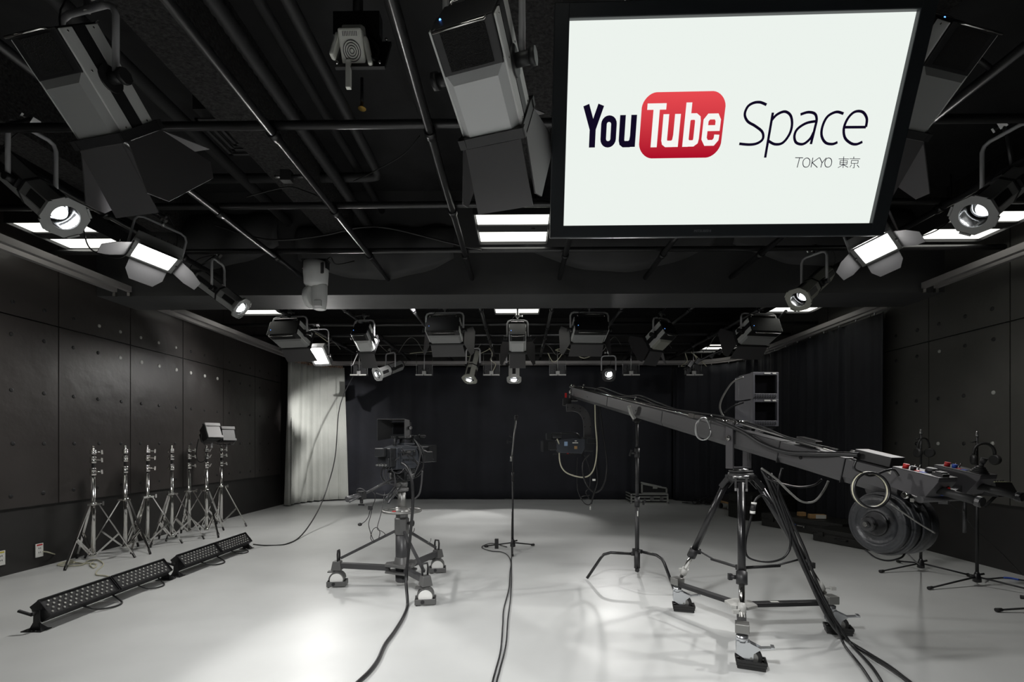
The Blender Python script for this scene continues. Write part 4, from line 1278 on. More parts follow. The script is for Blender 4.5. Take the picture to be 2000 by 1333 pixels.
# base plate
b = MB()
pl = []
for k in range(3):
    a = math.radians([185, -53, 52][k])
    for da, r in ((-0.28, 0.14), (0.28, 0.14)):
        pl.append((a + da, r))
pl = sorted(((a % (2 * PI), r) for a, r in pl))
poly = [V((math.cos(a) * r, math.sin(a) * r, 0.175)) for a, r in pl]
b.prism(poly, (0, 0, 0.022)); b.prism([p - V((0, 0, 0.055)) for p in poly], (0, 0, 0.014))
b.lathe((0, 0, 0.175), (0, 0, 1), [(0.085, 0), (0.062, 0.04), (0.055, 0.075)], 20)
b.build('base_plate', M_PEDL, t, bevel=0.003)
for (cx, cy) in ((-1.53, 4.05), (-0.70, 3.61), (-0.76, 4.50)):
    e = V((cx - PX, cy - PY, 0)); L = e.length; e.normalize(); q = V((-e.y, e.x, 0))
    MB().bar(e * 0.10 + V((0, 0, 0.155)), e * (L - 0.03) + V((0, 0, 0.175)), 0.045, 0.045).build('leg', M_PED, t, bevel=0.004)
    MB().bar(e * 0.055 + V((0, 0, 0.465)), e * (L - 0.03) + V((0, 0, 0.235)), 0.018, 0.022).build('brace', M_PED, t)
    c = e * L
    h = MB().box(c + V((0, 0, 0.175)), (0.085, 0.085, 0.075), 0, Matrix((e, q, V((0, 0, 1)))).transposed(), 0.72)
    ho = h.build('corner_housing', M_PEDL, t, bevel=0.005)
    # loop handle
    hp = [c + q * x + V((0, 0, z)) - e * 0.01 for x, z in ((-0.02, 0.20), (-0.024, 0.27), (-0.018, 0.30), (0.018, 0.30), (0.024, 0.27), (0.02, 0.20))]
    MB().tube(hp, 0.008, 8).build('loop_handle', M_BLACK, ho)
    # caster turned a little: swivel, white wheels, grey fender, cable guard
    Rw = Matrix.Rotation(0.15, 3, 'Z')
    w1 = c + Rw @ V((0.0, -0.0, 0.0))
    cs = MB().cyl(c + V((0, 0, 0.11)), c + V((0, 0, 0.145)), 0.035, n=16)
    co = cs.build('caster', M_PEDL, t)
    f = MB()
    cc = w1 + V((0, 0, 0.062))
    ax = Rw @ V((0, 1, 0)); fx = Rw @ V((1, 0, 0))
    arcp = [cc + fx * (0.064 * math.cos(a)) + V((0, 0, 0.064 * math.sin(a))) for a in [PI * k / 14 for k in range(15)]]
    for sgn in (-1,):
        pp = []
        vs = []
        for i, p_ in enumerate(arcp):
            vs += [p_ - ax * 0.045, p_ + ax * 0.045, p_ * 1.0 + (cc - p_) * 0.12 + ax * 0.045, p_ + (cc - p_) * 0.12 - ax * 0.045]
        fs = []
        for i in range(14):
            for k in range(4):
                k2 = (k + 1) % 4
                fs.append((i * 4 + k, i * 4 + k2, i * 4 + 4 + k2, i * 4 + 4 + k))
        f.add(vs, fs, 0, False)
    f.box(cc + V((0, 0, 0.062)) - fx * 0.045, (0.06, 0.05, 0.010), 0, Rw)
    f.build('fender', M_PEDL, co)
    wh = MB()
    wh.lathe(cc - ax * 0.043, ax, [(0.050, 0), (0.054, 0.004), (0.054, 0.030), (0.050, 0.033)], 26)
    wh.lathe(cc + ax * 0.010, ax, [(0.050, 0), (0.054, 0.004), (0.054, 0.030), (0.050, 0.033)], 26)
    wh.build('wheel', M_WHITE, co)
    g = MB()
    for sx, sy, wx, wy in ((0, -1, 0.15, 0.006), (0, 1, 0.15, 0.006), (-1, 0, 0.006, 0.108), (1, 0, 0.006, 0.108)):
        g.box(w1 + Rw @ V((sx * 0.075, sy * 0.054, 0.029)), (wx, wy, 0.042), 0, Rw)
    g.build('cable_guard', M_PED2 if 'M_PED2' in globals() else M_PEDL, co, bevel=0.003)
    MB().cyl(w1 + Rw @ V((-0.02, -0.056, 0.032)), w1 + Rw @ V((-0.02, -0.064, 0.032)), 0.014, n=10).build('guard_knob', M_BLACK, co)
for a, r, z in ((0.55, 0.07, 0.48), (0.62, 0.28, 0.38)):
    e_ = V((-0.76 - PX, 4.50 - PY, 0)); L_ = e_.length; e_.normalize()
    p = (e_ * 0.055 + V((0, 0, 0.475))).lerp(e_ * (L_ - 0.03) + V((0, 0, 0.245)), 0.12 if r < 0.1 else 0.68)
    MB().tube(spline([p, p + V((0.015, 0, -0.012)), p + V((0.035, 0, 0.0)), p + V((0.038, 0, 0.025))], 4), 0.004, 6).build('cable_hook', M_ALU, t)

# the camera itself on its pan head: local +Y is where the lens looks
CA = -0.36
t = thing('studio_camera', 'grey-black broadcast camera with hooded viewfinder on the pedestal', 'video camera', (PX, PY, 0.0), CA)
MB().lathe((0, 0, 0.80), (0, 0, 1), [(0.05, 0), (0.056, 0.006), (0.056, 0.025), (0.04, 0.035)], 20).lathe((0, 0, 0.835), (0, 0, 1), [(0.045, 0), (0.05, 0.03), (0.035, 0.06)], 16).build('head_base', M_PEDL, t)
b = MB().box((0, 0, 0.925), (0.13, 0.11, 0.075)).cyl((-0.085, 0, 0.925), (0.085, 0, 0.925), 0.034, n=18).box((0, 0, 0.97), (0.10, 0.26, 0.022))
b.build('pan_head', M_CAMD, t, bevel=0.004)
b = MB()
for s in (-1, 1):
    b.lathe((s * 0.085, 0, 0.93), (s, 0, 0), [(0.030, 0), (0.032, 0.006), (0.028, 0.022), (0.01, 0.026)], 14)
b.build('drag_knob', M_PEDL, t)
body = MB()
body.prism([V((-0.07, -0.17, 0.99)), V((-0.07, 0.15, 0.99)), V((-0.07, 0.16, 1.06)), V((-0.07, 0.14, 1.175)), V((-0.07, -0.05, 1.19)), V((-0.07, -0.17, 1.165))], (0.14, 0, 0))
body.box((0.074, -0.02, 1.09), (0.012, 0.20, 0.12)).box((-0.074, 0.0, 1.10), (0.012, 0.22, 0.10)).box((0, 0.05, 1.195), (0.09, 0.16, 0.02))
body.build('body', M_CAMB, t, bevel=0.005)
b = MB()
for k in range(5):
    b.box((0.081, -0.09 + k * 0.035, 1.065), (0.004, 0.022, 0.016))
b.box((0.081, -0.02, 1.13), (0.004, 0.09, 0.03)).box((0.081, 0.06, 1.12), (0.006, 0.04, 0.05)).cyl((0.08, -0.10, 1.12), (0.092, -0.10, 1.12), 0.014)
b.build('side_controls', M_CAMD, t)
MB().box((0.083, -0.02, 1.131), (0.002, 0.05, 0.010)).box((0.083, 0.06, 1.135), (0.004, 0.02, 0.006)).build('pale_lettering', M_ALU, t)
b = MB().box((0, -0.20, 1.09), (0.125, 0.09, 0.15)).box((-0.015, -0.26, 1.13), (0.085, 0.06, 0.07)).box((0.04, -0.252, 1.05), (0.03, 0.02, 0.07))
b.build('rear_adapter', M_CAMD, t, bevel=0.006)
b = MB()
for k in range(4):
    b.cyl((-0.05 + k * 0.028, -0.24, 1.035), (-0.05 + k * 0.028, -0.275, 1.028), 0.008, n=8)
b.build('connectors', M_STEEL, t)
hb = MB().tube(spline([(0, -0.10, 1.185), (0, -0.09, 1.235), (0, -0.04, 1.25), (0, 0.10, 1.245), (0, 0.15, 1.235), (0, 0.16, 1.18)], 5), 0.014, 8)
hb.build('carry_handle', M_CAMD, t)
MB().box((0.02, 0.17, 1.255), (0.05, 0.10, 0.035)).cyl((0.04, 0.20, 1.265), (0.055, 0.27, 1.265), 0.016).build('microphone_mount', M_CAMD, t, bevel=0.004)
b = MB().cyl((0, 0.14, 1.10), (0, 0.22, 1.10), 0.055, n=20).box((0, 0.27, 1.11), (0.13, 0.13, 0.14)).box((0.085, 0.25, 1.085), (0.05, 0.14, 0.10))
b.build('lens_housing', M_CAMD, t, bevel=0.012)
b = MB().box((0, 0.37, 1.12), (0.16, 0.09, 0.14), 0, Matrix.Rotation(-PI / 2, 3, 'X') @ Matrix.Identity(3), 1.0)
b = MB()
vs = []
for (x, z) in ((-1, -1), (1, -1), (1, 1), (-1, 1)):
    vs += [V((x * 0.062, 0.33, 1.11 + z * 0.062)), V((x * 0.085, 0.42, 1.11 + z * 0.075))]
b.add(vs, [(0, 2, 3, 1), (2, 4, 5, 3), (4, 6, 7, 5), (6, 0, 1, 7)])
o = b.build('lens_hood', M_CAMD, t); so = o.modifiers.new('s', 'SOLIDIFY'); so.thickness = 0.005
MB().lathe((0, 0.33, 1.11), (0, 1, 0), [(0.052, 0), (0.055, 0.015), (0.045, 0.02), (0.01, 0.026)], 20).build('front_glass', M_GLASS, t)
b = MB().cyl((0.06, 0.13, 1.16), (0.11, 0.2, 1.12), 0.018).cyl((0.075, 0.2, 1.16), (0.10, 0.33, 1.05), 0.014)
b.build('focus_rods', M_CAMD, t)
# viewfinder: small studio monitor with a big open hood turned to the operator
vf = MB().box((0, -0.005, 1.318), (0.155, 0.06, 0.125)).box((0, -0.04, 1.255), (0.15, 0.04, 0.030)).cyl((0, 0.0, 1.19), (0, 0.0, 1.26), 0.02)
vf.build('viewfinder', M_CAMD, t, bevel=0.004)
MB().box((0, -0.037, 1.325), (0.118, 0.004, 0.088)).build('viewfinder_screen', M_GLASS, t)
q = MB()
for k in range(7):
    q.box((-0.055 + k * 0.018, -0.062, 1.255), (0.010, 0.004, 0.010))
q.build('viewfinder_buttons', M_ALU, t)
hd = MB()
A = [(-0.085, 1.245), (0.085, 1.245), (0.085, 1.39), (-0.085, 1.39)]
vs = []
for i, (x, z) in enumerate(A):
    vs.append(V((x, -0.02, z)))
for i, (x, z) in enumerate([(-0.135, 1.225), (0.125, 1.245), (0.125, 1.395), (-0.135, 1.40)]):
    vs.append(V((x, -0.15, z)))
hd.add(vs, [(3, 2, 6, 7), (0, 3, 7, 4), (1, 5, 6, 2), (0, 1, 2, 3)][:3])
o = hd.build('viewfinder_hood', mat('hood_grey_black', (0.035, 0.035, 0.036), 0.6), t); so = o.modifiers.new('s', 'SOLIDIFY'); so.thickness = 0.006
q = MB().cyl((0.10, -0.05, 1.33), (0.125, -0.05, 1.33), 0.014).cyl((0.115, -0.06, 1.26), (0.128, -0.06, 1.26), 0.010)
q.build('hood_knob', M_STEEL, t)
# pan bar with grip and focus demand, in local frame (goes back and left)
def lw(px, py, d):
    """photo reading to this camera's own frame"""
    p = at(px, py, d=d) - V((PX, PY, 0))
    return Matrix.Rotation(-CA, 3, 'Z') @ p


A0, A1 = lw(773, 933, 3.95), lw(706, 968, 3.55)
MB().cyl(A0, A1, 0.010, n=10).build('pan_bar', M_PED, t)
A2 = lw(677, 976, 3.45); A3 = lw(722, 954, 3.62)
MB().cyl(A1.lerp(A2, .0), A2, 0.021, n=14).cyl(lw(682, 981, 3.42), lw(704, 970, 3.5), 0.007).build('grip', M_PED, t)
g = MB().box(A1, (0.05, 0.05, 0.06)); g.cyl(A1 + V((0, 0, -.01)), A1 + V((0, 0, -0.06)), 0.012); g.tube([A1 + V((0.035 * math.cos(a), -.01, 0.03 + 0.02 * math.sin(a))) for a in [k * PI / 6 for k in range(12)]], 0.005, 6, closed=True)
g.box(A1 + V((0, 0, -.07)), (0.05, 0.012, 0.012))
g.build('demand_control', M_BLACK, t)
for a, b_ in (((772, 955, 3.9), (755, 976, 3.7)), ((784, 950, 3.9), (758, 984, 3.65))):
    MB().cyl(lw(*a), lw(*b_), 0.016 if a[0] < 780 else 0.008, n=10).build('second_handle', M_CAMD, t)
MB().cyl(lw(772, 960, 4.1), lw(786, 976, 4.05), 0.022).build('counter_grip', M_CAMD, t)
CBL = [[(780, 893), (766, 905), (757, 920), (756, 935), (764, 946), (778, 948)], [(778, 896), (752, 910), (744, 925), (748, 938), (760, 945)], [(784, 875), (800, 896), (814, 905)],
       [(810, 860), (820, 880), (818, 905), (806, 934)], [(812, 862), (826, 880), (826, 912), (812, 930)], [(780, 890), (770, 900), (764, 920), (775, 935), (782, 930)],
       [(825, 920), (823, 945), (819, 965), (810, 975)], [(775, 928), (790, 940), (800, 938)],
       [(757, 910), (746, 918), (745, 932), (756, 944), (770, 942), (776, 930)], [(760, 908), (750, 920), (752, 936), (762, 944)], [(783, 892), (800, 890), (816, 905), (812, 915)],
       [(808, 858), (818, 872), (827, 905), (822, 925), (808, 935)], [(770, 925), (772, 945), (768, 960), (752, 968), (735, 964)], [(778, 886), (790, 884), (806, 892), (815, 908)],
       [(790, 915), (800, 925), (812, 922), (820, 905)], [(764, 914), (768, 922), (780, 925), (790, 915)]]
for i, pp in enumerate(CBL):
    MB().tube(spline([lw(x, y, 3.86 + 0.02 * k + .02 * (i % 3)) for k, (x, y) in enumerate(pp)], 6), 0.005 if i not in (6,) else 0.007, 6).build('lead', M_CABLE if i % 3 else M_CABLED, t)
cable('headset_microphone_cable', [at(722, 957, d=3.6), at(731, 965, d=3.6), at(732, 978, d=3.6), at(727, 992, d=3.6), at(724, 1008, d=3.6), at(720, 1025, d=3.65), at(725, 1045, d=3.65), at(731, 1060, d=3.65), at(724, 1052, d=3.65), at(728, 1036, d=3.65), at(736, 1031, d=3.65), at(742, 1040, d=3.65), at(740, 1055, d=3.65), at(752, 1045, d=3.65), at(745, 1038, d=3.65), at(737, 1032, d=3.65), at(745, 1000, d=3.7), at(752, 960, d=3.8)],
      0.0028, M_CABLE, 'thin black headset lead dangling under the pan bar', 'cable')
p = at(703, 1025, d=3.62)
t = thing('headset_microphone', 'small black foam-tipped microphone hanging under the pan bar', 'microphone', p)
MB().sph((0, 0, 0), 0.014, sq=(1.2, 1, .9)).build('foam_tip', M_RUBBER, t)
MB().tube(spline([(0.012, 0, 0.004), (0.04, 0, 0.025), (0.065, 0.0, 0.06), (0.075, 0, 0.10), (0.095, 0, 0.125)], 5), 0.003, 6).build('boom', M_BLACK, t)
MB().box((0.078, 0, 0.125), (0.03, 0.02, 0.03)).build('clip', M_BLACK, t)
cable('camera_cable', [at(785, 905, d=3.75), at(797, 915, d=3.7), at(805, 945, d=3.68), at(806, 990, d=3.7), at(802, 1040, d=3.75), at(797, 1090, d=3.75), at(793, 1135, d=3.72), fl(796, 1180, .012), fl(788, 1205, .012), fl(770, 1235, .012), fl(752, 1260, .012), fl(738, 1290, .012), fl(722, 1312, .012), fl(700, 1333, .012), fl(660, 1370, .012)],
      0.0115, M_CABLE, 'thick black camera cable running from the pedestal camera to the front', 'cable', n=10, seg=8)

# ------------------------------------------------------------------ straight microphone stand in the middle
def mic_stand(loc, hub_z, top, legs, name, lab, r=0.008, group=None):
    t = thing(name, lab, 'microphone stand', loc, group=group)
    MB().lathe((0, 0, hub_z - 0.045), (0, 0, 1), [(0.016, 0), (0.030, 0.006), (0.029, 0.03), (0.020, 0.07), (0.013, 0.09)], 16).cyl((0.02, 0, hub_z + .02), (0.05, -.01, hub_z + .03), 0.009).build('leg_hub', M_GLOSSB, t)
    for (lx, ly) in legs:
        e = V((lx, ly, 0))
        tip = e + V((0, 0, 0.014))
        lo = MB().cyl(e.normalized() * 0.02 + V((0, 0, hub_z)), tip, 0.0075, n=8).build('leg', M_BLACK, t)
        MB().cyl(tip - e.normalized() * 0.035 + V((0, 0, 0.004)), tip + e.normalized() * 0.006, 0.012, 0.0145, n=10).build('rubber_foot', M_RUBBER, lo)
    return t


c0 = (-0.07, 5.42, 0)
t = mic_stand(c0, 0.085, 1.5, [(-0.32, 0.16), (0.24, 0.25), (0.0, -0.29)], 'microphone_stand', 'slim black microphone stand standing alone at the centre of the floor')
MB().cyl((0, 0, 0.05), (0, 0, 0.86), 0.0105, n=12).build('lower_pole', M_BLACK, t)
MB().cyl((0, 0, 0.84), (0, 0, 1.05), 0.0075).cyl((0, 0, 0.78), (0, 0, 0.88), 0.014).build('upper_pole', M_BLACK, t)
MB().cyl((-0.015, 0, 1.02), (0.035, 0, 1.47), 0.0085).cyl((-0.018, 0, 1.00), (-0.012, 0, 1.06), 0.015).build('boom', M_ALU, t)
MB().cyl((0.03, 0, 1.46), (0.037, 0, 1.50), 0.014, 0.02).lathe((0.037, 0, 1.50), (0, 0, 1), [(0.016, 0), (0.02, 0.01), (0.012, 0.02)], 12).build('microphone_clip', M_BLACK, t)
MB().cyl((-0.01, 0, 1.22), (-0.055, 0, 1.23), 0.006).cyl((-0.005, 0, 1.27), (-0.035, 0, 1.29), 0.006).box((-0.06, 0, 1.22), (0.012, 0.02, 0.04)).build('boom_clamp', M_BLACK, t)
t = tag(MB().box((0, 0, 0.055), (0.042, 0.04, 0.11)).box((0, -0.022, 0.055), (0.03, 0.004, 0.05)).build('small_black_box', M_BLACK, None, bevel=0.003), 'small black upright box beside the centre microphone stand', 'box')
t.location = fl(970, 1072, 0)
cable('microphone_cable', [fl(990, 1069), fl(962, 1062), fl(945, 1066), fl(942, 1071), fl(960, 1077), fl(980, 1079), fl(992, 1086), fl(998, 1100), fl(996, 1120), fl(994, 1150), fl(984, 1190), fl(982, 1220), fl(978, 1270), fl(968, 1310), fl(962, 1333), fl(950, 1400)], 0.005, M_CABLE,
      'black microphone cable lying on the floor, the left one of the pair', 'cable')
cable('microphone_cable', [at(1000, 1000, d=5.35), at(999, 1060, d=5.3), fl(999, 1088), fl(999, 1130), fl(997, 1170), fl(992, 1210), fl(988, 1260), fl(976, 1310), fl(970, 1333), fl(958, 1400)], 0.005, M_CABLE,
      'black microphone cable lying on the floor, the right one of the pair', 'cable')

# ------------------------------------------------------------------ C-stand that props the crane arm
CX_, CY_ = 1.015, 4.17
t = thing('c_stand', 'black turtle-base grip stand propping the crane arm', 'stand', (CX_, CY_, 0))
for i, (tx, ty, zt, zl) in enumerate([(0.60, 4.27, 0.25, 0.02), (1.10, 4.50, 0.22, 0.02), (1.24, 3.84, 0.28, 0.02)]):
    e = V((tx - CX_, ty - CY_, 0)); L = e.length; e.normalize()
    P = [e * 0.02 + V((0, 0, zt - 0.0)), e * (L * 0.52) + V((0, 0, zt)), e * (L * 0.66) + V((0, 0, zt - 0.02)), e * (L * 0.72) + V((0, 0, zt - .05)), e * L + V((0, 0, 0.013))]
    MB().tube(P, 0.0125, 10).cyl(P[0], P[0] + e * 0.03, 0.018).build('leg', M_GLOSSB, t)
MB().cyl((0, 0, 0.10), (0, 0, 0.72), 0.0175, n=16).build('lower_column', M_BLACK, t)
MB().cyl((0, 0, 0.72), (0, 0, 1.12), 0.0145, n=14).build('middle_column', M_BLACK, t)
MB().cyl((0, 0, 1.12), (0, 0, 1.40), 0.0115, n=12).build('top_column', M_BLACK, t)
for z, sx in ((0.70, 1), (1.12, -1)):
    MB().cyl((0, 0, z - 0.04), (0, 0, z + 0.04), 0.023, n=12).cyl((0, 0, z), (sx * 0.05, -.01, z), 0.009).box((sx * 0.058, -.012, z), (0.014, 0.014, 0.055), 0, Matrix.Rotation(.3, 3, 'Y')).build('lock_knob', M_BLACK, t)
MB().cyl((0, 0, 0.13), (0, 0, 0.28), 0.025, n=14).box((-0.025, 0, 0.27), (0.03, 0.02, 0.06)).cyl((0, -.02, 0.12), (0, -.035, 0.12), 0.012).build('leg_hub', M_BLACK, t)
MB().cyl((0, 0, 1.38), (0, 0, 1.40), 0.02).box((0, 0, 1.405), (0.07, 0.05, 0.022)).build('cradle_plate', M_BLACK, t)
b = MB().bar((-0.04, -0.075, 1.41), (-0.075, -0.085, 1.46), 0.03, 0.02).bar((-0.07, -0.085, 1.45), (-0.085, -0.09, 1.50), 0.03, 0.02).sph((-0.087, -0.09, 1.51), 0.017)
b.build('cradle_fork', M_OFFW, t, label='pale grey fork arm')
MB().box((0.0, -0.0182, 0.60), (0.008, 0.002, 0.045)).build('sticker', M_PAPER, t)
# ------------------------------------------------------------------ flight case and clutter at the back
t = thing('flight_case', 'low metal-edged flight case with its lid tilted open by the back drape', 'case', (2.60, 9.92, 0))
w2, d2, h2 = 0.36, 0.24, 0.20
MB().box((0, 0, h2 / 2), (2 * w2, 2 * d2, h2)).build('body', M_BLACK, t)
b = MB()
for z in (0.012, h2 * .34, h2 * .66, h2 - 0.012):
    b.box((0, -d2, z), (2 * w2, 0.012, 0.026)); b.box((-w2, 0, z), (0.012, 2 * d2, 0.026)); b.box((w2, 0, z), (0.012, 2 * d2, 0.026))
for sx in (-1, 1):
    b.box((sx * w2, -d2, h2 / 2), (0.03, 0.03, h2))
b.build('aluminium_edging', M_ALU2 if 'M_ALU2' in globals() else mat('case_edging', (0.42, 0.43, 0.40), 0.4, metal=0.4), t)
b = MB()
for x in (0.05, 0.24):
    b.box((x, -d2 - 0.008, h2 * .5), (0.07, 0.012, 0.09))
b.build('butterfly_latch', M_STEEL, t)
b = MB()
for sx in (-1, 1):
    for z in (0.02, h2 - 0.02):
        b.sph((sx * w2, -d2, z), 0.028, n=10)
b.build('ball_corner', M_STEEL, t)
b = MB()
zt = h2 + 0.005
fr = [V((-0.14, -0.2, zt)), V((0.35, -0.2, zt)), V((0.35, -0.2, zt + 0.10)), V((-0.14, -0.2, zt + 0.19))]
for i in range(4):
    b.bar(fr[i], fr[(i + 1) % 4], 0.03, 0.026, up=(0, 1, 0))
b.prism([p + V((0, 0.01, 0)) for p in fr], (0, 0.2, 0), 1)
b.bar((-0.16, -.2, zt + .215), (0.25, -.2, zt + .125), 0.03, 0.02, up=(0, 1, 0))
b.box((0.12, -0.215, zt + 0.12), (0.09, 0.012, 0.06))
b.build('open_lid', [MATS['case_edging'], M_BLACK], t)
# tangled cable heap and cart
r = random.Random(2)
for i in range(7):
    cx, cy = 3.62 + r.uniform(-.25, .25), 9.55 + r.uniform(-.1, .1)
    R0 = r.uniform(0.10, 0.17)
    pts = [(cx + R0 * math.cos(a) * 1.2, cy + R0 * math.sin(a) * .8, 0.015 + 0.02 * i * (0.6 + .4 * math.sin(a * 2 + i))) for a in [k * 0.6 for k in range(24)]]
    cable('coiled_cable', pts, 0.008, M_CABLE if i % 2 else M_GLOSSB, 'black cable coil in the heap by the back drape, ' + ['lowest', 'second from the floor', 'third from the floor', 'in the middle', 'third from the top', 'second from the top', 'topmost'][i], 'cable', 'cable heap by the back drape', seg=3)
t = thing('equipment_cart', 'low cart of grey and plywood boards behind the tripod', 'cart', (3.98, 8.9, 0), 0.1)
MB().box((0, 0, 0.13), (0.55, 0.45, 0.02)).build('wooden_board', M_WOOD, t)
MB().box((0.05, 0.0, 0.20), (0.5, 0.42, 0.12)).box((0.12, 0.0, 0.36), (0.2, 0.3, 0.18)).build('grey_boxes', M_CONDUIT, t, bevel=0.004)
MB().box((-0.1, -0.15, 0.07), (0.3, 0.05, 0.10)).build('white_side', M_OFFW, t)
for x in (-0.2, 0.2):
    for y in (-0.18, 0.18):
        MB().cyl((x - .015, y, 0.045), (x + .015, y, 0.045), 0.045, n=18).build('wheel', M_RUBBER, t)
def hard_case(loc, rz, s, lab, label_red=False, name='hard_case'):
    t = thing(name, lab, 'case', loc, rz)
    MB().box((0, 0, s[2] * .30), (s[0], s[1], s[2] * .6)).build('base', M_CASE, t, bevel=0.012)
    l = MB().box((0, 0, s[2] * .82), (s[0] * 1.0, s[1] * 1.0, s[2] * .34))
    l.box((0, 0, s[2] * .625), (s[0] * 1.02, s[1] * 1.03, s[2] * .06))
    l.build('lid', M_CASEL if 'M_CASEL' in globals() else M_CASE, t, bevel=0.012)
    for x in (-.35, .35):
        MB().box((s[0] * x, -s[1] / 2 - .01, s[2] * .6), (0.07, 0.02, s[2] * .35)).build('latch', M_CASE, t, bevel=0.004)
    h = MB().tube([(-.07, -s[1] / 2, s[2] * .42), (-.06, -s[1] / 2 - .03, s[2] * .42), (.06, -s[1] / 2 - .03, s[2] * .42), (.07, -s[1] / 2, s[2] * .42)], 0.009)
    h.build('handle', M_RUBBER, t)
    if label_red:
        MB().box((0.0, -s[1] / 2 - 0.0045, s[2] * .42), (0.20, 0.003, s[2] * .3), 0).build('name_plate', M_BLACK, t)
        MB().box((-0.07, -s[1] / 2 - 0.0065, s[2] * .42), (0.03, 0.003, s[2] * .26)).build('red_mark', M_RED, t)
        MB().box((-0.045, -s[1] / 2 - 0.0065, s[2] * .42), (0.012, 0.003, s[2] * .26)).build('blue_mark', M_BLUE, t)
        MB().box((0.03, -s[1] / 2 - 0.0065, s[2] * .42), (0.10, 0.003, s[2] * .12)).build('white_lettering', M_PAPER, t)
    return t


hard_case((3.90, 7.85, 0), 0.25, (0.80, 0.55, 0.40), 'large black moulded case standing behind the flat one, seen through the tripod')
hard_case((4.02, 6.72, 0), -1.13, (1.15, 0.50, 0.19), 'long flat black case with a small red and white label, by the right drape', True)
hard_case((3.98, 5.82, 0), -1.15, (0.70, 0.42, 0.16), 'low black case on the floor just left of the counterweights', name='flat_case')
t = thing('tape_roll_pack', 'orange and white wrapped pack lying on the flat labelled case', 'pack', (4.02, 6.58, 0.19), -0.2)
MB().box((0, 0, 0.028), (0.20, 0.09, 0.055)).build('wooden_block', M_WOOD, t, bevel=0.004)
MB().box((0.03, -0.005, 0.029), (0.12, 0.094, 0.05)).build('white_wrapper', M_PAPER, t)
t2 = tag(MB().box((0, 0, 0.028), (0.09, 0.07, 0.055)).build('wooden_block', M_WOOD, None, bevel=0.004), 'short orange wooden block beside the white-wrapped pack on the flat case', 'block')
t2.location = (3.94, 6.80, 0.19)
# ------------------------------------------------------------------ crane tripod
TX, TY = 1.39, 3.05
t = thing('crane_tripod', 'heavy black tripod with chrome lower legs on three braked wheels under the camera crane', 'tripod', (TX, TY, 0))
APZ = 0.995
CZ = 0.19
feet = [(1.21, 2.64), (1.15, 3.48), (1.96, 3.10)]
b = MB().lathe((0, 0, 0.965), (0, 0, 1), [(0.055, 0), (0.075, 0.015), (0.075, 0.05), (0.05, 0.06)], 20)
b.lathe((0, 0, 1.02), (0, 0, 1), [(0.07, 0), (0.07, 0.012)], 20)
b.build('crown', M_BLACK, t)
MB().box((0, 0, 0.42), (0.05, 0.05, 0.035)).build('spreader_hub', M_BLACK, t, bevel=0.004)
hubl = MB().lathe((0, 0, CZ - .005), (0, 0, 1), [(0.095, 0), (0.095, 0.018), (0.05, 0.026)], 6, smooth=False)
hubl.build('dolly_hub', M_OFFW, t, bevel=0.003)
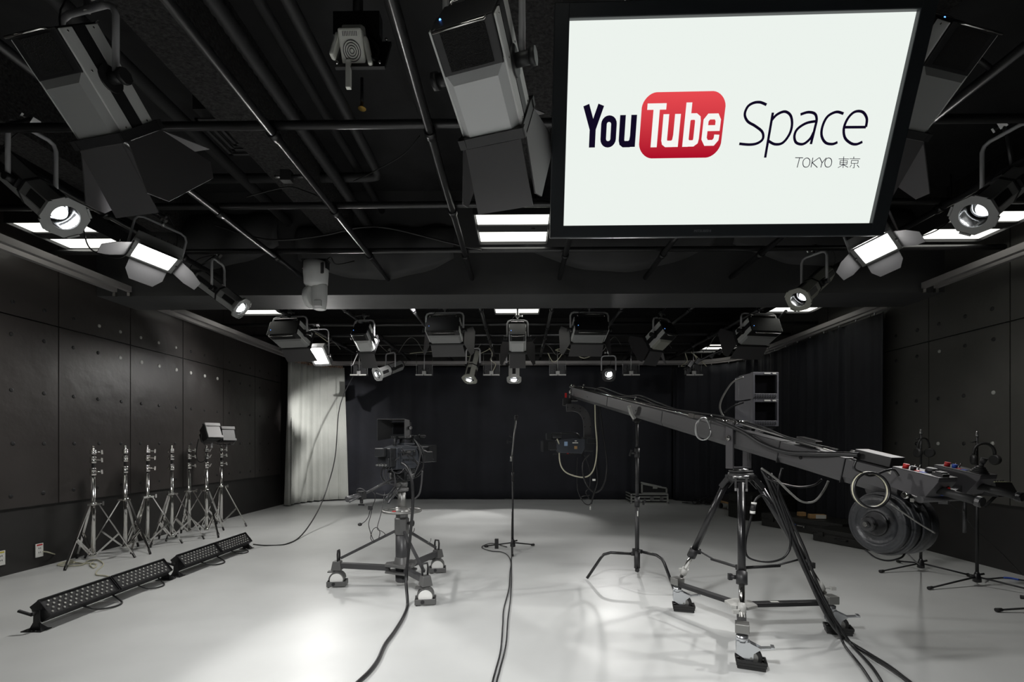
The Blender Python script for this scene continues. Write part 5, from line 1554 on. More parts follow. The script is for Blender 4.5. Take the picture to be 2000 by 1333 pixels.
for i, (fx_, fy_) in enumerate(feet):
    e = V((fx_ - TX, fy_ - TY, 0)); L = e.length; e.normalize(); q = V((-e.y, e.x, 0))
    top = e * 0.085 + V((0, 0, APZ)); bot = e * (L - 0.02) + V((0, 0, CZ + 0.06))
    kn = top.lerp(bot, 0.74)
    # hinge at the crown
    hg = MB()
    for s in (-1, 1):
        hg.bar(e * 0.05 + q * 0.030 * s + V((0, 0, 1.005)), top.lerp(bot, 0.10) + q * 0.030 * s, 0.012, 0.03)
    hg.cyl(e * 0.07 - q * 0.045 + V((0, 0, 0.995)), e * 0.07 + q * 0.045 + V((0, 0, 0.995)), 0.010)
    hg.build('leg_hinge', M_BLACK if i else M_STEEL, t)
    lg = MB().cyl(top.lerp(bot, .05), kn, 0.0215, n=16)
    lo = lg.build('leg', M_GLOSSB, t)
    MB().cyl(kn - (kn - top).normalized() * 0.035, kn + (bot - kn).normalized() * 0.035, 0.030, n=12).cyl(kn - q * 0.03, kn - q * 0.055, 0.012).box(kn - q * 0.06, (0.02, 0.02, 0.035)).build('leg_lock', M_BLACK, lo)
    MB().cyl(kn, bot, 0.0155, n=14).build('lower_tube', M_CHROME, lo)
    MB().cyl(bot.lerp(kn, .35), bot.lerp(kn, .12), 0.022).cyl(bot.lerp(kn, .2), bot.lerp(kn, .2) + e * .05 - q * .03, 0.006).box(bot.lerp(kn, .2) + e * .055 - q * .033, (0.03, 0.02, 0.02)).build('foot_clamp', M_OFFW, lo)
    sp = top.lerp(bot, 0.70)
    MB().cyl((0, 0, 0.42), V((sp.x * .62, sp.y * .62, 0.43)), 0.010).cyl(V((sp.x * .55, sp.y * .55, 0.43)), V((sp.x, sp.y, sp.z - 0.0)), 0.006).build('spreader_arm', M_BLACK, t)
    # dolly arm
    MB().bar(e * 0.05 + V((0, 0, CZ)), e * (L + 0.01) + V((0, 0, CZ)), 0.05, 0.026).build('dolly_arm', M_BLACK, t, bevel=0.003)
    if i == 2:
        MB().box(e * 0.22 + V((0, 0, CZ + 0.0135)), (0.05, 0.02, 0.001)).build('sticker', M_PAPER, t)
    c = e * (L + 0.02)
    ft = MB().box(c + V((0, 0, CZ + .02)), (0.07, 0.07, 0.05), 0, Matrix((e, q, V((0, 0, 1)))).transposed())
    ft.build('foot_bracket', M_ALU, t, bevel=0.004)
    # caster trailing to the right of the swivel
    R = Matrix.Rotation(-0.35 + (0.1 if i == 1 else 0), 3, 'Z')
    fx = R @ V((1, 0, 0)); ax = R @ V((0, 1, 0))
    w0 = c + fx * 0.042 + V((0, 0, 0.058))
    ck = MB().cyl(c + V((0, 0, 0.135)), c + V((0, 0, 0.17)), 0.030, n=18)
    for s in (-1, 1):
        P = [c + V((0, 0, 0.14)) - fx * .030, c + V((0, 0, 0.14)) + fx * .03, w0 + fx * .050 + V((0, 0, 0.055)), w0 + fx * .012 + V((0, 0, .025)), w0 + fx * .008 - V((0, 0, .012)), w0 - fx * .022 - V((0, 0, .012)), c + V((0, 0, 0.075)) - fx * .030]
        ck.prism([p_ + ax * (s * 0.024 - .002) for p_ in P], ax * 0.004)
    ck.box(c + V((0, 0, 0.137)) + fx * 0.005, (0.065, 0.05, 0.008), 0, R)
    cko = ck.build('caster_fork', M_ZINC if 'M_ZINC' in globals() else mat('bright_zinc', (0.62, 0.64, 0.66), 0.25, metal=0.9), t)
    MB().lathe(w0 - ax * 0.018, ax, [(0.050, 0), (0.056, 0.005), (0.056, 0.031), (0.050, 0.036)], 26).build('wheel', M_RUBBER, cko)
    MB().lathe(w0 - ax * 0.0195, ax, [(0.034, 0), (0.036, 0.002), (0.036, 0.037), (0.034, 0.039)], 22).cyl(w0 - ax * 0.028, w0 + ax * 0.028, 0.007).build('wheel_disc', M_ALU, cko)
    MB().bar(w0 + V((0, 0, 0.05)) + fx * 0.03, w0 + V((0, 0, 0.062)) + fx * 0.10, 0.035, 0.006).bar(w0 + V((0, 0, 0.066)) + fx * 0.095, w0 + V((0, 0, 0.066)) + fx * 0.112, 0.045, 0.01).build('brake_pedal', MATS['bright_zinc'], cko)
    g = MB()
    for k, (zz, wd) in enumerate(((0.010, 0.0), (0.026, 0.008), (0.042, 0.014))):
        for s in (-1, 1):
            g.box(w0 + ax * s * (0.036 + wd * .4) + V((0, 0, zz - 0.058)), (0.13 + wd, 0.006, 0.014), 0, R)
            g.box(w0 + fx * s * (0.066 + wd * .5) + V((0, 0, zz - 0.058)), (0.006, 0.075 + wd, 0.014), 0, R)
    g.build('rubber_cable_guard', M_RUBBER, cko)

# ------------------------------------------------------------------ the crane
PV = V((1.375, 3.05, 1.235))


def arm(tt, off=0.0, side=0.0, z=0.0):
    d = V((-.37, 1.12, .26))
    n = V((1.12, .37, 0)).normalized()
    return PV + d * tt + n * side + V((0, 0, z))


AD = V((-.37, 1.12, .26)).normalized()
AN = V((1.12, .37, 0)).normalized()
AU = AN.cross(AD).normalized()


def ap(tt, side=0.0, up=0.0):
    return PV + V((-.37, 1.12, .26)) * tt + AN * side + AU * up


t = thing('camera_crane', 'long dark grey camera crane arm slanting across the right half of the room', 'camera crane', (0, 0, 0))
# beam: hexagonal-ish section in lengths
segs = [(-0.83, -0.62), (-0.615, -0.30), (-0.295, 0.62), (0.625, 1.35), (1.355, 2.05)]
for a, b_ in segs:
    sec = [(-0.052, -0.032), (-0.030, -0.062), (0.030, -0.062), (0.052, -0.032), (0.052, 0.055), (-0.052, 0.055)]
    vs = [ap(a, x, z) for x, z in sec] + [ap(b_, x, z) for x, z in sec]
    n = 6
    m = MB().add(vs, [tuple(range(n)), tuple(range(2 * n - 1, n - 1, -1))] + [(k, k + n, (k + 1) % n + n, (k + 1) % n) for k in range(n)])
    m.build('arm_section', M_JIB, t, bevel=0.002)
for tt in (-0.617, -0.30):
    MB().box(ap(tt, 0, -0.003), (0.111, 0.004, 0.121), 0, Matrix((AN, AD, AU)).transposed()).build('joint_seam', M_BLACK, t)
MB().cyl(ap(-0.42, -0.053, 0.0), ap(-0.42, -0.0545, 0.0), 0.010).cyl(ap(0.93, -0.053, 0.0), ap(0.93, -0.0545, 0.0), 0.006).cyl(ap(1.7, -0.053, 0), ap(1.7, -0.0545, 0), 0.005).build('bolt_hole', M_GRILL, t)
# pivot yoke: two cheek plates and the pan base
ck = MB()
for s in (-1, 1):
    ck.box(PV + AN * s * 0.066 + V((0, 0, -0.045)), (0.012, 0.062, 0.29), 0, Matrix((AN, V((-AN.y, AN.x, 0)), V((0, 0, 1)))).transposed())
ck.box(PV + V((0, 0, -0.185)), (0.145, 0.062, 0.012), 0, Matrix((AN, V((-AN.y, AN.x, 0)), V((0, 0, 1)))).transposed())
ck.build('pivot_yoke', M_JIBO, t, bevel=0.003)
MB().cyl(PV - AN * 0.072, PV - AN * 0.088, 0.017, n=16).cyl(PV - AN * 0.088, PV - AN * 0.095, 0.010, n=6).build('pivot_bolt', M_CHROME, t)
MB().lathe((TX, TY, 1.032), (0, 0, 1), [(0.045, 0), (0.045, 0.008), (0.025, 0.012), (0.025, 0.02)], 18).build('pan_base', M_STEEL, t)
# tension rod and turnbuckle on top
up0 = 0.066
MB().cyl(ap(0.0, -0.045, 0.10), ap(0.0, 0.045, 0.10), 0.012).bar(ap(0.0, -.045, .1), ap(0.33, -0.045, 0.075), 0.010, 0.02).cyl(ap(0.05, -.045, .096), ap(0.12, -.045, .09), 0.012, n=8).cyl(ap(0.15, -.045, .088), ap(0.22, -.045, .084), 0.012, n=8).box(ap(.34, -.045, .075), (0.02, 0.06, 0.03), 0, Matrix((AN, AD, AU)).transposed()).build('turnbuckle', M_CHROME, t)
MB().cyl(ap(0.33, -0.045, 0.072), ap(2.05, -0.045, 0.060), 0.0035, n=6).cyl(ap(.33, .03, .07), ap(2.05, .03, .06), .0035, n=6).build('tension_rod', M_CHROME, t)
b = MB()
for tt in (0.22, 1.02, 1.88):
    b.cyl(ap(tt, 0, 0.055), ap(tt, 0, 0.10), 0.006, n=8).sph(ap(tt, 0, .10), .009, n=8)
b.build('guide_post', M_CHROME, t)
b = MB().bar(ap(-0.02, -.03, .095), ap(-0.62, -.03, .066), 0.008, 0.006)
b.build('rear_tension_strap', M_ALU, t)
# head end
hp = ap(2.05)
b = MB().cyl(hp - AN * .05, hp + AN * .05, 0.035, n=16).box(hp - V((0.01, 0, 0.0)), (0.08, 0.08, 0.07)).box(ap(2.08, 0, .05), (0.09, 0.06, 0.025), 0, Matrix((AN, AD, AU)).transposed())
b.build('head_hinge', M_JIB, t, bevel=0.004)
MB().cyl(hp - AN * .052, hp - AN * .062, 0.020).cyl(ap(2.12, -.03, .07), ap(2.0, -.04, .07), .014).build('hinge_bolt', M_CHROME, t)
b = MB().cyl(hp + V((-.02, 0, -.03)), hp + V((-.02, 0, -.09)), 0.045, n=20).box(hp + V((-0.09, -.02, -.11)), (0.09, 0.08, 0.08))
b.build('pan_motor', M_BLACK, t, bevel=0.004)
MB().cyl(hp + V((-.02, 0, -.092)), hp + V((-.02, 0, -.098)), 0.055, n=22).build('pan_plate', M_ALU, t)
MB().box(hp + V((-.105, -.055, -.04)), (0.022, 0.012, 0.05)).build('red_switch', M_RED, t)
# curved bracket down to the camera
def hpx(px, py, d=5.22):
    return at(px, py, d=d)


cur = spline([hpx(1106, 797), hpx(1122, 797), hpx(1136, 803), hpx(1145, 818), hpx(1147, 838), hpx(1147, 862), hpx(1147, 880)], 6)
b = MB()
vs = []
for i, p_ in enumerate(cur):
    d_ = (cur[min(i + 1, len(cur) - 1)] - cur[max(i - 1, 0)]).normalized()
    nn = V((0, 1, 0)); s_ = d_.cross(nn).normalized()
    for a, c in ((-1, -1), (1, -1), (1, 1), (-1, 1)):
        vs.append(p_ + s_ * a * 0.040 + nn * c * 0.03)
fs = []
for i in range(len(cur) - 1):
    for k in range(4):
        k2 = (k + 1) % 4
        fs.append((i * 4 + k, i * 4 + k2, i * 4 + 4 + k2, i * 4 + 4 + k))
fs += [(3, 2, 1, 0), tuple(len(vs) - 4 + k for k in range(4))]
b.add(vs, fs)
b.build('curved_head_bracket', M_JIB, t, bevel=0.003)
b = MB()
for p_ in cur[3::5]:
    for sx in (-.03, .03):
        b.cyl(p_ + V((sx, -.03, 0)), p_ + V((sx, -.034, 0)), 0.004, n=8)
b.build('bracket_bolts', M_CHROME, t)
MB().box(hpx(1128, 886), (0.14, 0.08, 0.02)).box(hpx(1137, 880), (0.02, 0.03, 0.14)).build('tilt_plate', M_BLACK, t)

# counterweights
wc = at(1700, 1024, d=2.12)
wa = AN
MB().bar(ap(-0.72, -.02, -0.05), wc + wa * 0.10, 0.02, 0.05).bar(ap(-0.86, 0.02, -0.05), wc + wa * 0.10, 0.02, 0.05).cyl(wc - wa * 0.03, wc + wa * 0.24, 0.014).build('weight_hanger', M_BLACK, t)
plates = [(0.030, 0.032, 0.128), (0.064, 0.034, 0.141), (0.116, 0.045, 0.141), (0.163, 0.05, 0.141)]
for k, (o_, th, r_) in enumerate(plates):
    b = MB().lathe(wc + wa * o_, wa, [(0.014, 0.006), (0.040, 0.0), (0.045, 0.0), (0.049, 0.009), (0.086, 0.009), (0.091, 0.002), (0.094, 0.0), (r_ - 0.014, 0.0), (r_ - 0.011, 0.003), (r_ - 0.007, 0.0), (r_ - .002, 0.003), (r_, 0.007), (r_, th - 0.006), (r_ - .004, th), (0.014, th)], 44)
    o = b.build('counterweight', M_IRON, None)
    tag(o, ['front, slightly smaller black iron counterweight disc of the crane', 'second black counterweight disc from the front', 'third black counterweight disc from the front', 'rearmost black counterweight disc of the crane'][k], 'weight', 'counterweight discs on the crane')
b = MB().lathe(wc + wa * -.022, wa, [(0.030, 0), (0.034, 0.006), (0.034, 0.020), (0.02, 0.026)], 10, smooth=False).cyl(wc - wa * .03, wc - wa * .022, 0.012).lathe(wc + wa * .005, wa, [(0.05, 0.02), (0.056, 0.026)], 30)
b.build('weight_lock_knob', M_BLACK, t)
MB().cyl(wc - wa * .034, wc - wa * .030, 0.010, n=12).build('knob_cap', M_CHROME, t)

# control boxes at the rear
BZ = V((0, 0, 1))
back = (-AD).normalized()
def ctl(center, lab_, stick):
    R = Matrix((back, -AN, AU)).transposed()        # x: towards the operator, z: up
    if R.determinant() < 0:
        R = Matrix((back, AN, AU)).transposed()
    tt = thing('crane_control_box', lab_, 'control box', center, R=R)
    poly = [V((-0.085, 0.055, -0.04)), V((0.060, 0.055, -0.05)), V((0.095, 0.055, 0.03)), V((0.095, 0.055, 0.045)), V((-0.085, 0.055, 0.045))]
    MB().prism(poly[::-1], (0, -0.11, 0)).build('case', M_JIBO, tt, bevel=0.002)
    MB().box((0.005, 0, 0.047), (0.18, 0.108, 0.003)).build('top_plate', M_JIB, tt)
    y0 = -0.02
    MB().cyl((-0.055, y0, 0.048), (-0.055, y0, 0.066), 0.011).build('red_knob', M_RED, tt)
    MB().cyl((-0.025, y0, 0.048), (-0.025, y0, 0.064), 0.010).build('dark_knob', M_BLUE if stick else M_BLACK, tt)
    MB().cyl((-0.040, y0 + .03, 0.048), (-0.040, y0 + .03, 0.068), 0.003).cyl((-0.03, y0 + .04, 0.048), (-0.026, y0 + .04, 0.070), 0.003).build('toggle_switch', M_CHROME, tt)
    MB().box((-0.005, y0, 0.0495), (0.018, 0.02, 0.002)).build('red_label', M_RED, tt)
    MB().box((0.015, y0, 0.0495), (0.018, 0.02, 0.002)).build('blue_label', M_BLUE, tt)
    if stick:
        b = MB()
        for k in range(4):
            b.lathe((0.058, 0, 0.048 + k * 0.007), (0, 0, 1), [(0.032 - k * 0.005, 0), (0.034 - k * .005, 0.003), (0.026 - k * .005, 0.008)], 18)
        b.cyl((0.058, 0, 0.07), (0.060, 0, 0.095), 0.009, 0.007).cyl((0.060, 0, 0.092), (0.064, 0, 0.115), 0.010, 0.012)
        b.build('joystick', M_RUBBER, tt)
    else:
        b = MB().lathe((0.020, 0.02, 0.048), (0, 0, 1), [(0.022, 0), (0.022, 0.016), (0.016, 0.02)], 14).box((0.065, 0.0, 0.054), (0.04, 0.04, 0.012)).box((0.065, 0, 0.062), (0.025, 0.035, 0.006))
        b.build('dial_and_switch', M_BLACK, tt)
        MB().sph((0.083, 0.03, 0.0), 0.010).build('red_button', M_RED, tt)
        MB().sph((0.072, 0.03, -0.028), 0.008).build('blue_button', M_BLUE, tt)
    b = MB()
    for k in (-0.03, -0.005, 0.02):
        b.cyl((-0.085, k, 0.01), (-0.115, k, 0.015), 0.008, n=10)
    b.build('plugs', M_ALU, tt)
    h = MB().cyl((0.05, -0.0, -0.01), (0.20, -0.0, -0.012), 0.0165, n=16)
    h.build('handle_grip', M_RUBBER, tt)
    MB().lathe((0.20, 0, -0.012), (1, 0, 0), [(0.019, 0), (0.021, 0.004), (0.021, 0.018), (0.017, 0.022)], 12, smooth=False).build('handle_end_cap', M_GLOSSB, tt)
    return tt


ctl(at(1797, 943, d=2.02), 'grey crane control box with red knob and dial, the nearer one above the weights', False)
ctl(at(1877, 937, d=2.18), 'grey crane control box with a joystick, the farther one on the right', True)
MB().bar(ap(-0.93, .04, -.03), at(1877, 950, d=2.18), 0.03, 0.03).cyl(ap(-.93, -.1, -.02), ap(-.93, .2, -.02), 0.014).build('rear_crossbar', M_JIB, t)
MB().lathe(at(1769, 968, d=2.0) , -AN, [(0.014, 0), (0.016, 0.004), (0.012, 0.01)], 14).box(at(1805, 978, d=2.0), (0.10, 0.02, 0.015)).build('clamp_screw', M_CHROME, t)
# power supply box on the arm
tt = thing('power_supply_box', 'flat black box with round plug strapped on the rear of the crane arm', 'electronics box', ap(-0.70, 0.02, 0.083), R=Matrix((-AN, back, AU)).transposed())
MB().box((0, 0, 0), (0.085, 0.17, 0.045)).build('case', M_BLACK, tt, bevel=0.002)
b = MB()
for x in (-0.025, 0.015):
    b.cyl((x, -0.085, 0), (x, -0.12, 0), 0.010)
b.build('plug', M_STEEL, tt)
tt = thing('cable_adapter', 'ribbed black oblong adapter lying on the crane arm among the cables', 'electronics box', ap(-0.40, 0.01, 0.078), R=Matrix((-AN, back, AU)).transposed())
b = MB().box((0, 0, 0), (0.045, 0.12, 0.035))
for k in range(5):
    b.box((-0.018 + k * .009, 0, 0.019), (0.003, 0.11, 0.003))
b.build('case', M_RUBBER, tt, bevel=0.003)

# ------------------------------------------------------------------ twin monitors
Rm = Matrix.Rotation(0.02, 3, 'Z')
mc = at(1492, 780, d=3.35)
for k, (zc, lab) in enumerate(((1.60, 'upper grey field monitor above the crane arm'), (1.413, 'lower grey field monitor, with a pale reflection, above the crane arm'))):
    tt = thing('field_monitor', lab, 'monitor', (mc.x, mc.y, zc), 0.10, group='stacked field monitors')
    w_, h_, dp = 0.186, 0.186, 0.22
    b = MB().box((0, dp * .38, 0), (w_ * .95, dp * .76, h_ * .97)).box((0, dp * .9, 0), (w_ * .85, dp * .3, h_ * .9))
    b.build('case', M_MON, tt, bevel=0.004)
    f = MB()
    f.box((0, -0.008, h_ / 2 - 0.010), (w_, 0.03, 0.020)); f.box((0, -0.008, -h_ / 2 + 0.019), (w_, 0.03, 0.038))
    for s in (-1, 1):
        f.box((s * (w_ / 2 - 0.007), -0.008, 0.008), (0.014, 0.03, h_ - .05))
    f.build('front_frame', M_MON, tt, bevel=0.002)
    MB().box((0, 0.0, 0.009), (w_ - 0.02, 0.006, h_ - 0.055)).build('screen', M_GLASS, tt)
    q = MB()
    for i in range(9):
        q.cyl((-0.075 + i * 0.018, -0.023, -h_ / 2 + 0.016), (-0.075 + i * 0.018, -0.028, -h_ / 2 + 0.016), 0.0055, n=8)
        q.box((-0.075 + i * 0.018, -0.0235, -h_ / 2 + 0.030), (0.008, 0.002, 0.004))
    q.build('buttons', M_BLACK, tt)
    q = MB().box((0.01, -0.0235, h_ / 2 - 0.009), (0.045, 0.002, 0.009)).box((0.06, -0.0235, h_ / 2 - 0.009), (0.025, 0.002, 0.009))
    q.build('paper_label', M_PAPER, tt)
MB().bar((mc.x - .02, mc.y + .03, 1.31), ap(-.02, .10, .02), 0.02, 0.02).bar((mc.x + .06, mc.y + .06, 1.31), ap(-0.02, 0.10, .02), 0.015, 0.015).box((mc.x, mc.y + .06, 1.312), (0.16, 0.14, 0.008)).build('monitor_bracket', M_BLACK, t)

# ------------------------------------------------------------------ the crane's camera
p = at(1113, 871, d=5.15)
tt = thing('crane_camera', 'blue-grey camcorder slung under the tip of the crane, lens to the left', 'video camera', p, 0.10)
b = MB().prism([V((-0.13, -.06, -0.075)), V((0.12, -.06, -0.085)), V((0.15, -.06, -0.03)), V((0.15, -.06, 0.07)), V((0.05, -.06, 0.075)), V((-0.15, -.06, 0.06)), V((-0.16, -.06, -0.02))], (0, 0.12, 0))
b.build('body', M_CAMB, tt, bevel=0.005)
MB().box((0.19, 0, 0.015), (0.10, 0.11, 0.15)).box((0.23, -.02, 0.05), (0.12, 0.08, 0.06)).build('battery_adapter', M_CAMD, tt, bevel=0.006)
MB().tube(spline([(-0.13, 0, 0.06), (-0.11, 0, 0.12), (-0.05, 0, 0.13), (0.05, 0, 0.125), (0.09, 0, 0.11), (0.11, 0, 0.06)], 5), 0.014).build('carry_handle', M_CAMD, tt)
MB().cyl((-0.16, 0, 0.0), (-0.23, 0, 0.0), 0.05, n=18).box((-0.20, -.04, 0.0), (0.10, 0.04, 0.09)).build('lens', M_CAMD, tt, bevel=0.004)
b = MB()
vs = []
for (y, z) in ((-1, -1), (1, -1), (1, 1), (-1, 1)):
    vs += [V((-0.225, y * 0.05, z * 0.045)), V((-0.30, y * 0.075, -0.005 + z * 0.055))]
b.add(vs, [(0, 2, 3, 1), (2, 4, 5, 3), (4, 6, 7, 5), (6, 0, 1, 7)])
o = b.build('lens_hood', M_CAMD, tt); so = o.modifiers.new('s', 'SOLIDIFY'); so.thickness = 0.005
MB().cyl((-0.20, -.03, 0.10), (-0.10, -.03, 0.10), 0.035, n=16).box((-0.23, -.03, 0.095), (0.06, 0.06, 0.07)).build('viewfinder', M_CAMD, tt, bevel=0.005)
MB().box((-0.055, -0.063, 0.02), (0.035, 0.006, 0.045)).build('display_panel', mat('camera_display', (0.10, 0.14, 0.20), 0.3, emit=0.12, ecol=(0.5, 0.7, 1.0)), tt)
MB().box((0.045, -0.063, 0.03), (0.06, 0.004, 0.010)).box((0.05, -0.063, 0.05), (0.02, 0.004, 0.010)).build('white_lettering', M_PAPER, tt)
MB().box((0.05, -0.063, -0.02), (0.03, 0.004, 0.03)).build('brown_label', M_WOOD, tt)
MB().box((-0.06, 0, -0.092), (0.24, 0.07, 0.014)).build('base_plate', M_BLACK, tt)
MB().box((-0.03, -.04, -0.08), (0.02, 0.006, 0.015)).build('red_switch', M_RED, tt)
MB().box((-0.245, -0.055, 0.0), (0.07, 0.004, 0.008), 0, Matrix.Rotation(-.2, 3, 'Y')).build('orange_strap', M_WOOD, tt)
# leads hanging from the crane tip
LD = [
    ('grey', [(1162, 785), (1163, 830), (1166, 870), (1163, 905), (1155, 925), (1140, 933), (1115, 928), (1100, 918), (1093, 900), (1092, 870), (1088, 858)], 0.0075, M_CABLEC, 'cream lead looping under the crane camera'),
    ('a', [(1167, 785), (1168, 850), (1165, 900), (1167, 940), (1160, 965), (1155, 985)], 0.008, M_CABLE, 'black lead with white plug hanging below the crane tip'),
    ('b', [(1170, 785), (1178, 850), (1185, 900), (1184, 930), (1175, 955), (1160, 962), (1145, 945), (1138, 920), (1141, 900), (1152, 888)], 0.010, M_CABLE, 'thick black hose-like lead in the big loop below the crane tip'),
    ('c', [(1128, 895), (1127, 930), (1129, 960), (1140, 982), (1152, 986), (1158, 970), (1166, 950)], 0.005, M_CABLE, 'thin black lead hanging lowest below the crane tip'),
    ('d', [(1142, 890), (1152, 920), (1152, 950), (1144, 962), (1150, 975), (1135, 975), (1138, 970), (1152, 968)], 0.005, M_CABLE, 'thin curly black lead below the crane camera'),
]
for _, pp, r_, m_, lab in LD:
    cable('camera_lead', [at(x, y, d=5.08 + 0.02 * math.sin(i * 1.7)) for i, (x, y) in enumerate(pp)], r_, m_, lab, 'cable')
q = at(1153, 990, d=5.06)
o = tag(MB().cyl((0, 0, 0), (0, 0, -0.035), 0.008).build('cable_plug', M_OFFW), 'pale plug at the end of the lead hanging under the crane tip', 'plug'); o.location = q
q = at(1160, 938, d=5.06)
o = tag(MB().box((0, 0, 0), (0.03, 0.015, 0.02)).build('cable_tag', M_PAPER), 'white tag on the leads below the crane camera', 'tag'); o.location = q

# cables along and below the arm
AC = [
    ('thick black cable bundle sagging along the rear half of the crane arm', [(0.35, -.02, .075), (0.12, -.06, .085), (-0.08, -.07, .06), (-0.22, -.072, 0.02), (-0.36, -.072, .012), (-0.5, -.07, .045), (-0.60, -.05, .072), (-.66, -.04, .085)], 0.013),
    ('black cable running on top of the crane arm', [(2.0, 0, .07), (1.6, 0.01, .09), (1.3, .0, .068), (1.0, .01, .10), (0.7, .0, .075), (0.4, 0, .09), (0.1, .0, .11), (-0.1, -.01, .09), (-.35, 0, .075), (-.55, .0, .075)], 0.007),
    ('second black cable running on top of the crane arm', [(1.7, .02, .07), (1.55, .02, .115), (1.2, .02, .09), (1.0, .02, .12), (0.8, .02, .10), (0.5, .02, .075), (0.2, .02, .10), (-0.1, .02, .10), (-.3, -.03, .085), (-.5, -.03, .08)], 0.006),
]
for lab, pp, r_ in AC:
    cable('arm_cable', [ap(*q_) for q_ in pp], r_, M_CABLE, lab, 'cable')
cl = [ap(0.30, -.07, .06) + V((0, 0, 0))]
cq = at(1372, 838, d=3.2)
ringp = [cq + V((0.05 * math.cos(a), 0.01 * math.sin(a * 2), 0.062 * math.sin(a) * 1.2)) + V((0.006 * (a / 6), 0, 0)) for a in [k * 0.42 for k in range(28)]]
cable('coiled_steel_wire', ringp, 0.0045, M_STEEL, 'loop of pale steel wire hanging on the side of the crane arm', 'cable', seg=2)
cq = at(1703, 958, d=2.0)
for k in range(3):
    ringp = [cq + V((0.072 * math.cos(a), 0.01 * math.sin(a) + .008 * k, 0.072 * math.sin(a))) for a in [j * 2 * PI / 30 for j in range(30)]]
    o = MB().tube(ringp, 0.0055, 8, closed=True).build('coiled_cable', M_CABLEC if k == 1 else M_CABLE)
    tag(o, ['front black turn of the cable coil tied to the crane rear', 'cream turn of the cable coil tied to the crane rear', 'rear black turn of the cable coil tied to the crane rear'][k], 'cable', 'coil tied to the crane rear')
for lab, pp, d, r_, m_ in [
    ('black cable arching from the upper monitor to the arm', [(1452, 737), (1430, 748), (1412, 775), (1406, 795), (1412, 812), (1425, 822)], 3.35, 0.006, M_CABLEG),
    ('black cable arching from the lower monitor to the arm', [(1452, 787), (1430, 795), (1415, 806)], 3.35, 0.006, M_CABLE),
    ('black lead with white plug looping beside the middle tripod leg', [(1505, 985), (1490, 968), (1475, 978), (1470, 1000), (1462, 1030), (1456, 1060), (1458, 1085), (1475, 1095), (1505, 1098), (1530, 1090), (1543, 1070), (1542, 1040), (1530, 1000), (1520, 970), (1521, 940), (1528, 915)], 2.85, 0.0065, M_CABLE),
    ('black cable swagging below the rear arm, upper one', [(1487, 918), (1500, 935), (1525, 945), (1560, 952), (1590, 948), (1605, 937)], 2.7, 0.006, M_CABLE),
    ('black cable swagging below the rear arm, lower one', [(1487, 915), (1515, 935), (1540, 960), (1565, 980), (1590, 980), (1608, 960), (1618, 940)], 2.68, 0.006, M_CABLEG),
    ('thin black wire sagging under the counterweights', [(1690, 1075), (1710, 1090), (1735, 1096), (1760, 1090), (1768, 1080)], 2.1, 0.004, M_CABLE),
    ('straight thin strap slanting down right of the weights', [(1740, 985), (1790, 1020), (1826, 1042)], 1.95, 0.003, M_CABLEG),
    ('black cord from the weights to the far headphone stand', [(1770, 1080), (1785, 1095), (1797, 1104)], 3.2, 0.005, M_CABLE),
    ('short lead between the crane power box and coil', [(1672, 900), (1668, 915), (1680, 922), (1700, 930), (1730, 920), (1745, 918), (1755, 930)], 2.02, 0.005, M_CABLE),
]:
    far = 'far headphone' in lab
    cable('loose_cable', [at(x, y, d=d if not far else [2.4, 3.4, 4.5][i]) for i, (x, y) in enumerate(pp)], r_, m_, lab, 'cable')
q = at(1471, 992, d=2.82)
tt = thing('inline_connector', 'black and white inline plug hanging beside the middle tripod leg', 'plug', q)
MB().cyl((0.004, 0, 0.02), (-0.004, 0, -0.02), 0.014).build('barrel', M_BLACK, tt)
MB().cyl((0.005, 0, 0.030), (0.004, 0, 0.02), 0.015).cyl((-0.004, 0, -0.035), (-0.003, 0, -0.02), 0.0145).build('white_collar', M_WHITE, tt)
# bundle down the right leg and away to the lower right corner
gb = [[(1490, 920), (1515, 975), (1545, 1050), (1575, 1120), (1600, 1175), (1625, 1220), (1650, 1248), (1700, 1280), (1740, 1305), (1790, 1345), (1830, 1380)],
      [(1500, 930), (1530, 990), (1560, 1070), (1590, 1140), (1620, 1195), (1640, 1225), (1665, 1262), (1700, 1300), (1722, 1333), (1740, 1370)],
      [(1495, 930), (1520, 1000), (1555, 1080), (1588, 1150), (1614, 1190), (1638, 1235), (1650, 1262), (1680, 1300), (1702, 1333), (1722, 1370)],
      [(1505, 925), (1538, 1000), (1570, 1070), (1592, 1130), (1605, 1160), (1625, 1200), (1640, 1240), (1690, 1275), (1760, 1320), (1800, 1352), (1850, 1395)]]
for i, pp in enumerate(gb):
    P = []
    for x, y in pp:
        f_ = at(x, y, z=0.012 + 0.003 * i)
        D = (f_ - CC).dot(CF)
        P.append(f_ if y > 1238 else at(x, y, d=2.86))
    cable('crane_cable', P, [0.011, 0.008, 0.007, 0.008][i], M_CABLE, ['thickest black cable running down the right tripod leg to the lower right', 'black cable ending leftmost of the crane bundle on the floor',
          'thin black cable in the middle of the crane bundle', 'black cable lying rightmost of the crane bundle on the floor'][i], 'cable')

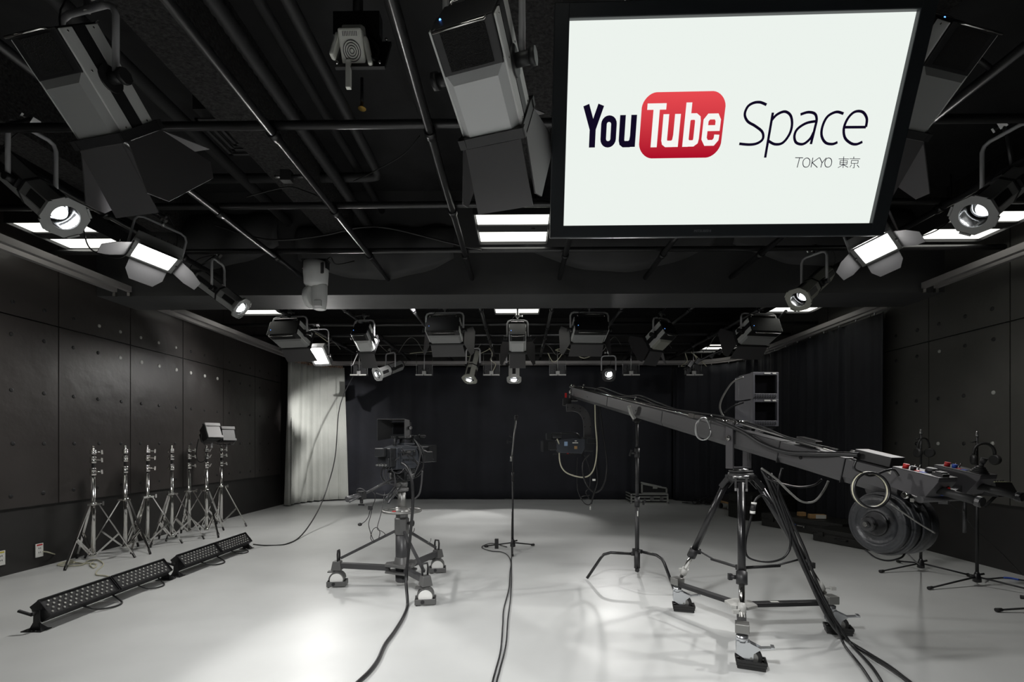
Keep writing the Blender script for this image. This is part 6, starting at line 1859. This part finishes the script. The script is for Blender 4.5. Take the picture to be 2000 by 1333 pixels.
# ------------------------------------------------------------------ headphone stands on the right
for k, (hub, legs, lab, top) in enumerate([((3.77, 4.59, 0), [(-0.42, -0.06), (0.30, -0.22), (0.05, 0.34)], 'black microphone stand behind the counterweights, farther of the two by the right wall', 1.31),
                                           ((3.86, 4.13, 0), [(-0.50, -0.12), (0.34, -0.42), (0.20, 0.30)], 'black microphone stand nearer the viewer by the right wall', 1.28)]):
    t2 = mic_stand(hub, 0.075, top, legs, 'microphone_stand', lab)
    MB().cyl((0, 0, 0.05), (0, 0, 0.80), 0.012, n=12).build('lower_pole', M_BLACK, t2)
    MB().cyl((0, 0, 0.80), (0, 0, top - .02), 0.009, n=12).cyl((0, 0, 0.76), (0, 0, 0.84), 0.016).build('upper_pole', M_BLACK, t2)
    MB().lathe((0, 0, top - .02), (0, 0, 1), [(0.012, 0), (0.012, 0.02), (0.008, 0.03), (0.011, 0.04), (0.004, 0.046)], 12).build('thread_tip', M_STEEL, t2)
    MB().cyl((0.0, 0, top - .06), (-0.05, 0, top - .07), 0.006).build('clip', M_BLACK, t2)
    hx = hub[0] + (0.0 if k == 0 else 0.03); hy = hub[1] - 0.03; hz = top - (0.14 if k == 0 else 0.16)
    h = thing('headphones', 'black headphones hanging on the %s microphone stand by the right wall' % ('farther' if k == 0 else 'nearer'), 'headphones', (hx, hy, hz), -0.2 if k else 0.3, group=None)
    R0 = 0.075
    MB().tube([(R0 * math.cos(a), 0, R0 * math.sin(a) * 1.1) for a in [math.radians(-10 + 200 * j / 16) for j in range(17)]], 0.008 if k == 0 else 0.012, 8).build('headband', M_RUBBER, h)
    for s in (-1, 1):
        MB().lathe((s * 0.082, 0, -0.055), (-s, -0.35, 0), [(0.030, -0.012), (0.042, -0.006), (0.044, 0.012), (0.036, 0.024)], 18).cyl((s * R0, 0, 0), (s * 0.082, 0, -0.04), 0.006).build('ear_cup', M_RUBBER, h)
q = at(1884, 1006, d=1.99)
o = tag(MB().cyl((0, 0, 0.075), (0, 0, -0.075), 0.0065, n=12).build('boom_tube', M_BLACK), 'short black tube hanging under the crane handle, left of the nearer stand pole', 'tube'); o.location = q
tt = thing('intercom_station', 'small slanted box with pale olive front panel on the nearer microphone stand', 'intercom', at(1945, 955, d=4.05), 0.25)
MB().prism([V((-0.14, -.08, 0.06)), V((0.05, -.08, 0.055)), V((0.14, -.08, -0.06)), V((-0.10, -.08, -0.06))], (0, 0.16, 0)).build('case', M_BLACK, tt, bevel=0.003)
MB().box((-0.04, -0.03, 0.062), (0.19, 0.10, 0.004), 0, Matrix.Rotation(0.02, 3, 'Y')).build('front_panel', M_OLIVE if 'M_OLIVE' in globals() else mat('olive_panel', (0.28, 0.28, 0.18), 0.5), tt)
b = MB()
for k in range(6):
    b.cyl((-0.12 + k * .03, -.03, 0.062), (-0.12 + k * .03, -.03, 0.075), 0.006, n=8)
b.build('knobs', M_BLACK, tt)
MB().cyl((-0.0, 0.0, -0.06), (-0.05, 0.05, -.16), 0.012).build('mount_arm', M_BLACK, tt)
cable('wall_cable', [at(1921, 1131, d=4.15), fl(1935, 1131), fl(1960, 1129), fl(1980, 1131), fl(2005, 1135)], 0.006, M_CABLE, 'black and blue cable on the floor at the right edge', 'cable')
o = tag(MB().tube(spline([fl(1960, 1129, .009), fl(1975, 1130, .009), fl(1990, 1133, .009)], 4), 0.0075, 8).build('blue_cable_sleeve', M_BLUE), 'blue sleeve on the cable at the right edge', 'sleeve')
cable('stand_cord', [at(1835, 968, d=4.2), at(1880, 1005, d=4.1), at(1905, 1035, d=4.3), at(1960, 1085, d=4.3), at(1998, 1125, d=4.35)], 0.003, M_CABLE, 'thin black cord slanting down to the right wall outlet', 'cord')
t2 = mic_stand((4.12, 3.46, 0), 0.075, 1, [(-0.72, 0.03), (-0.24, 0.33), (0.3, -0.2)], 'microphone_stand', 'black stand mostly outside the right edge, only its feet in view')
MB().cyl((0, 0, 0.05), (0, 0, 1.0), 0.012, n=12).build('pole', M_BLACK, t2)
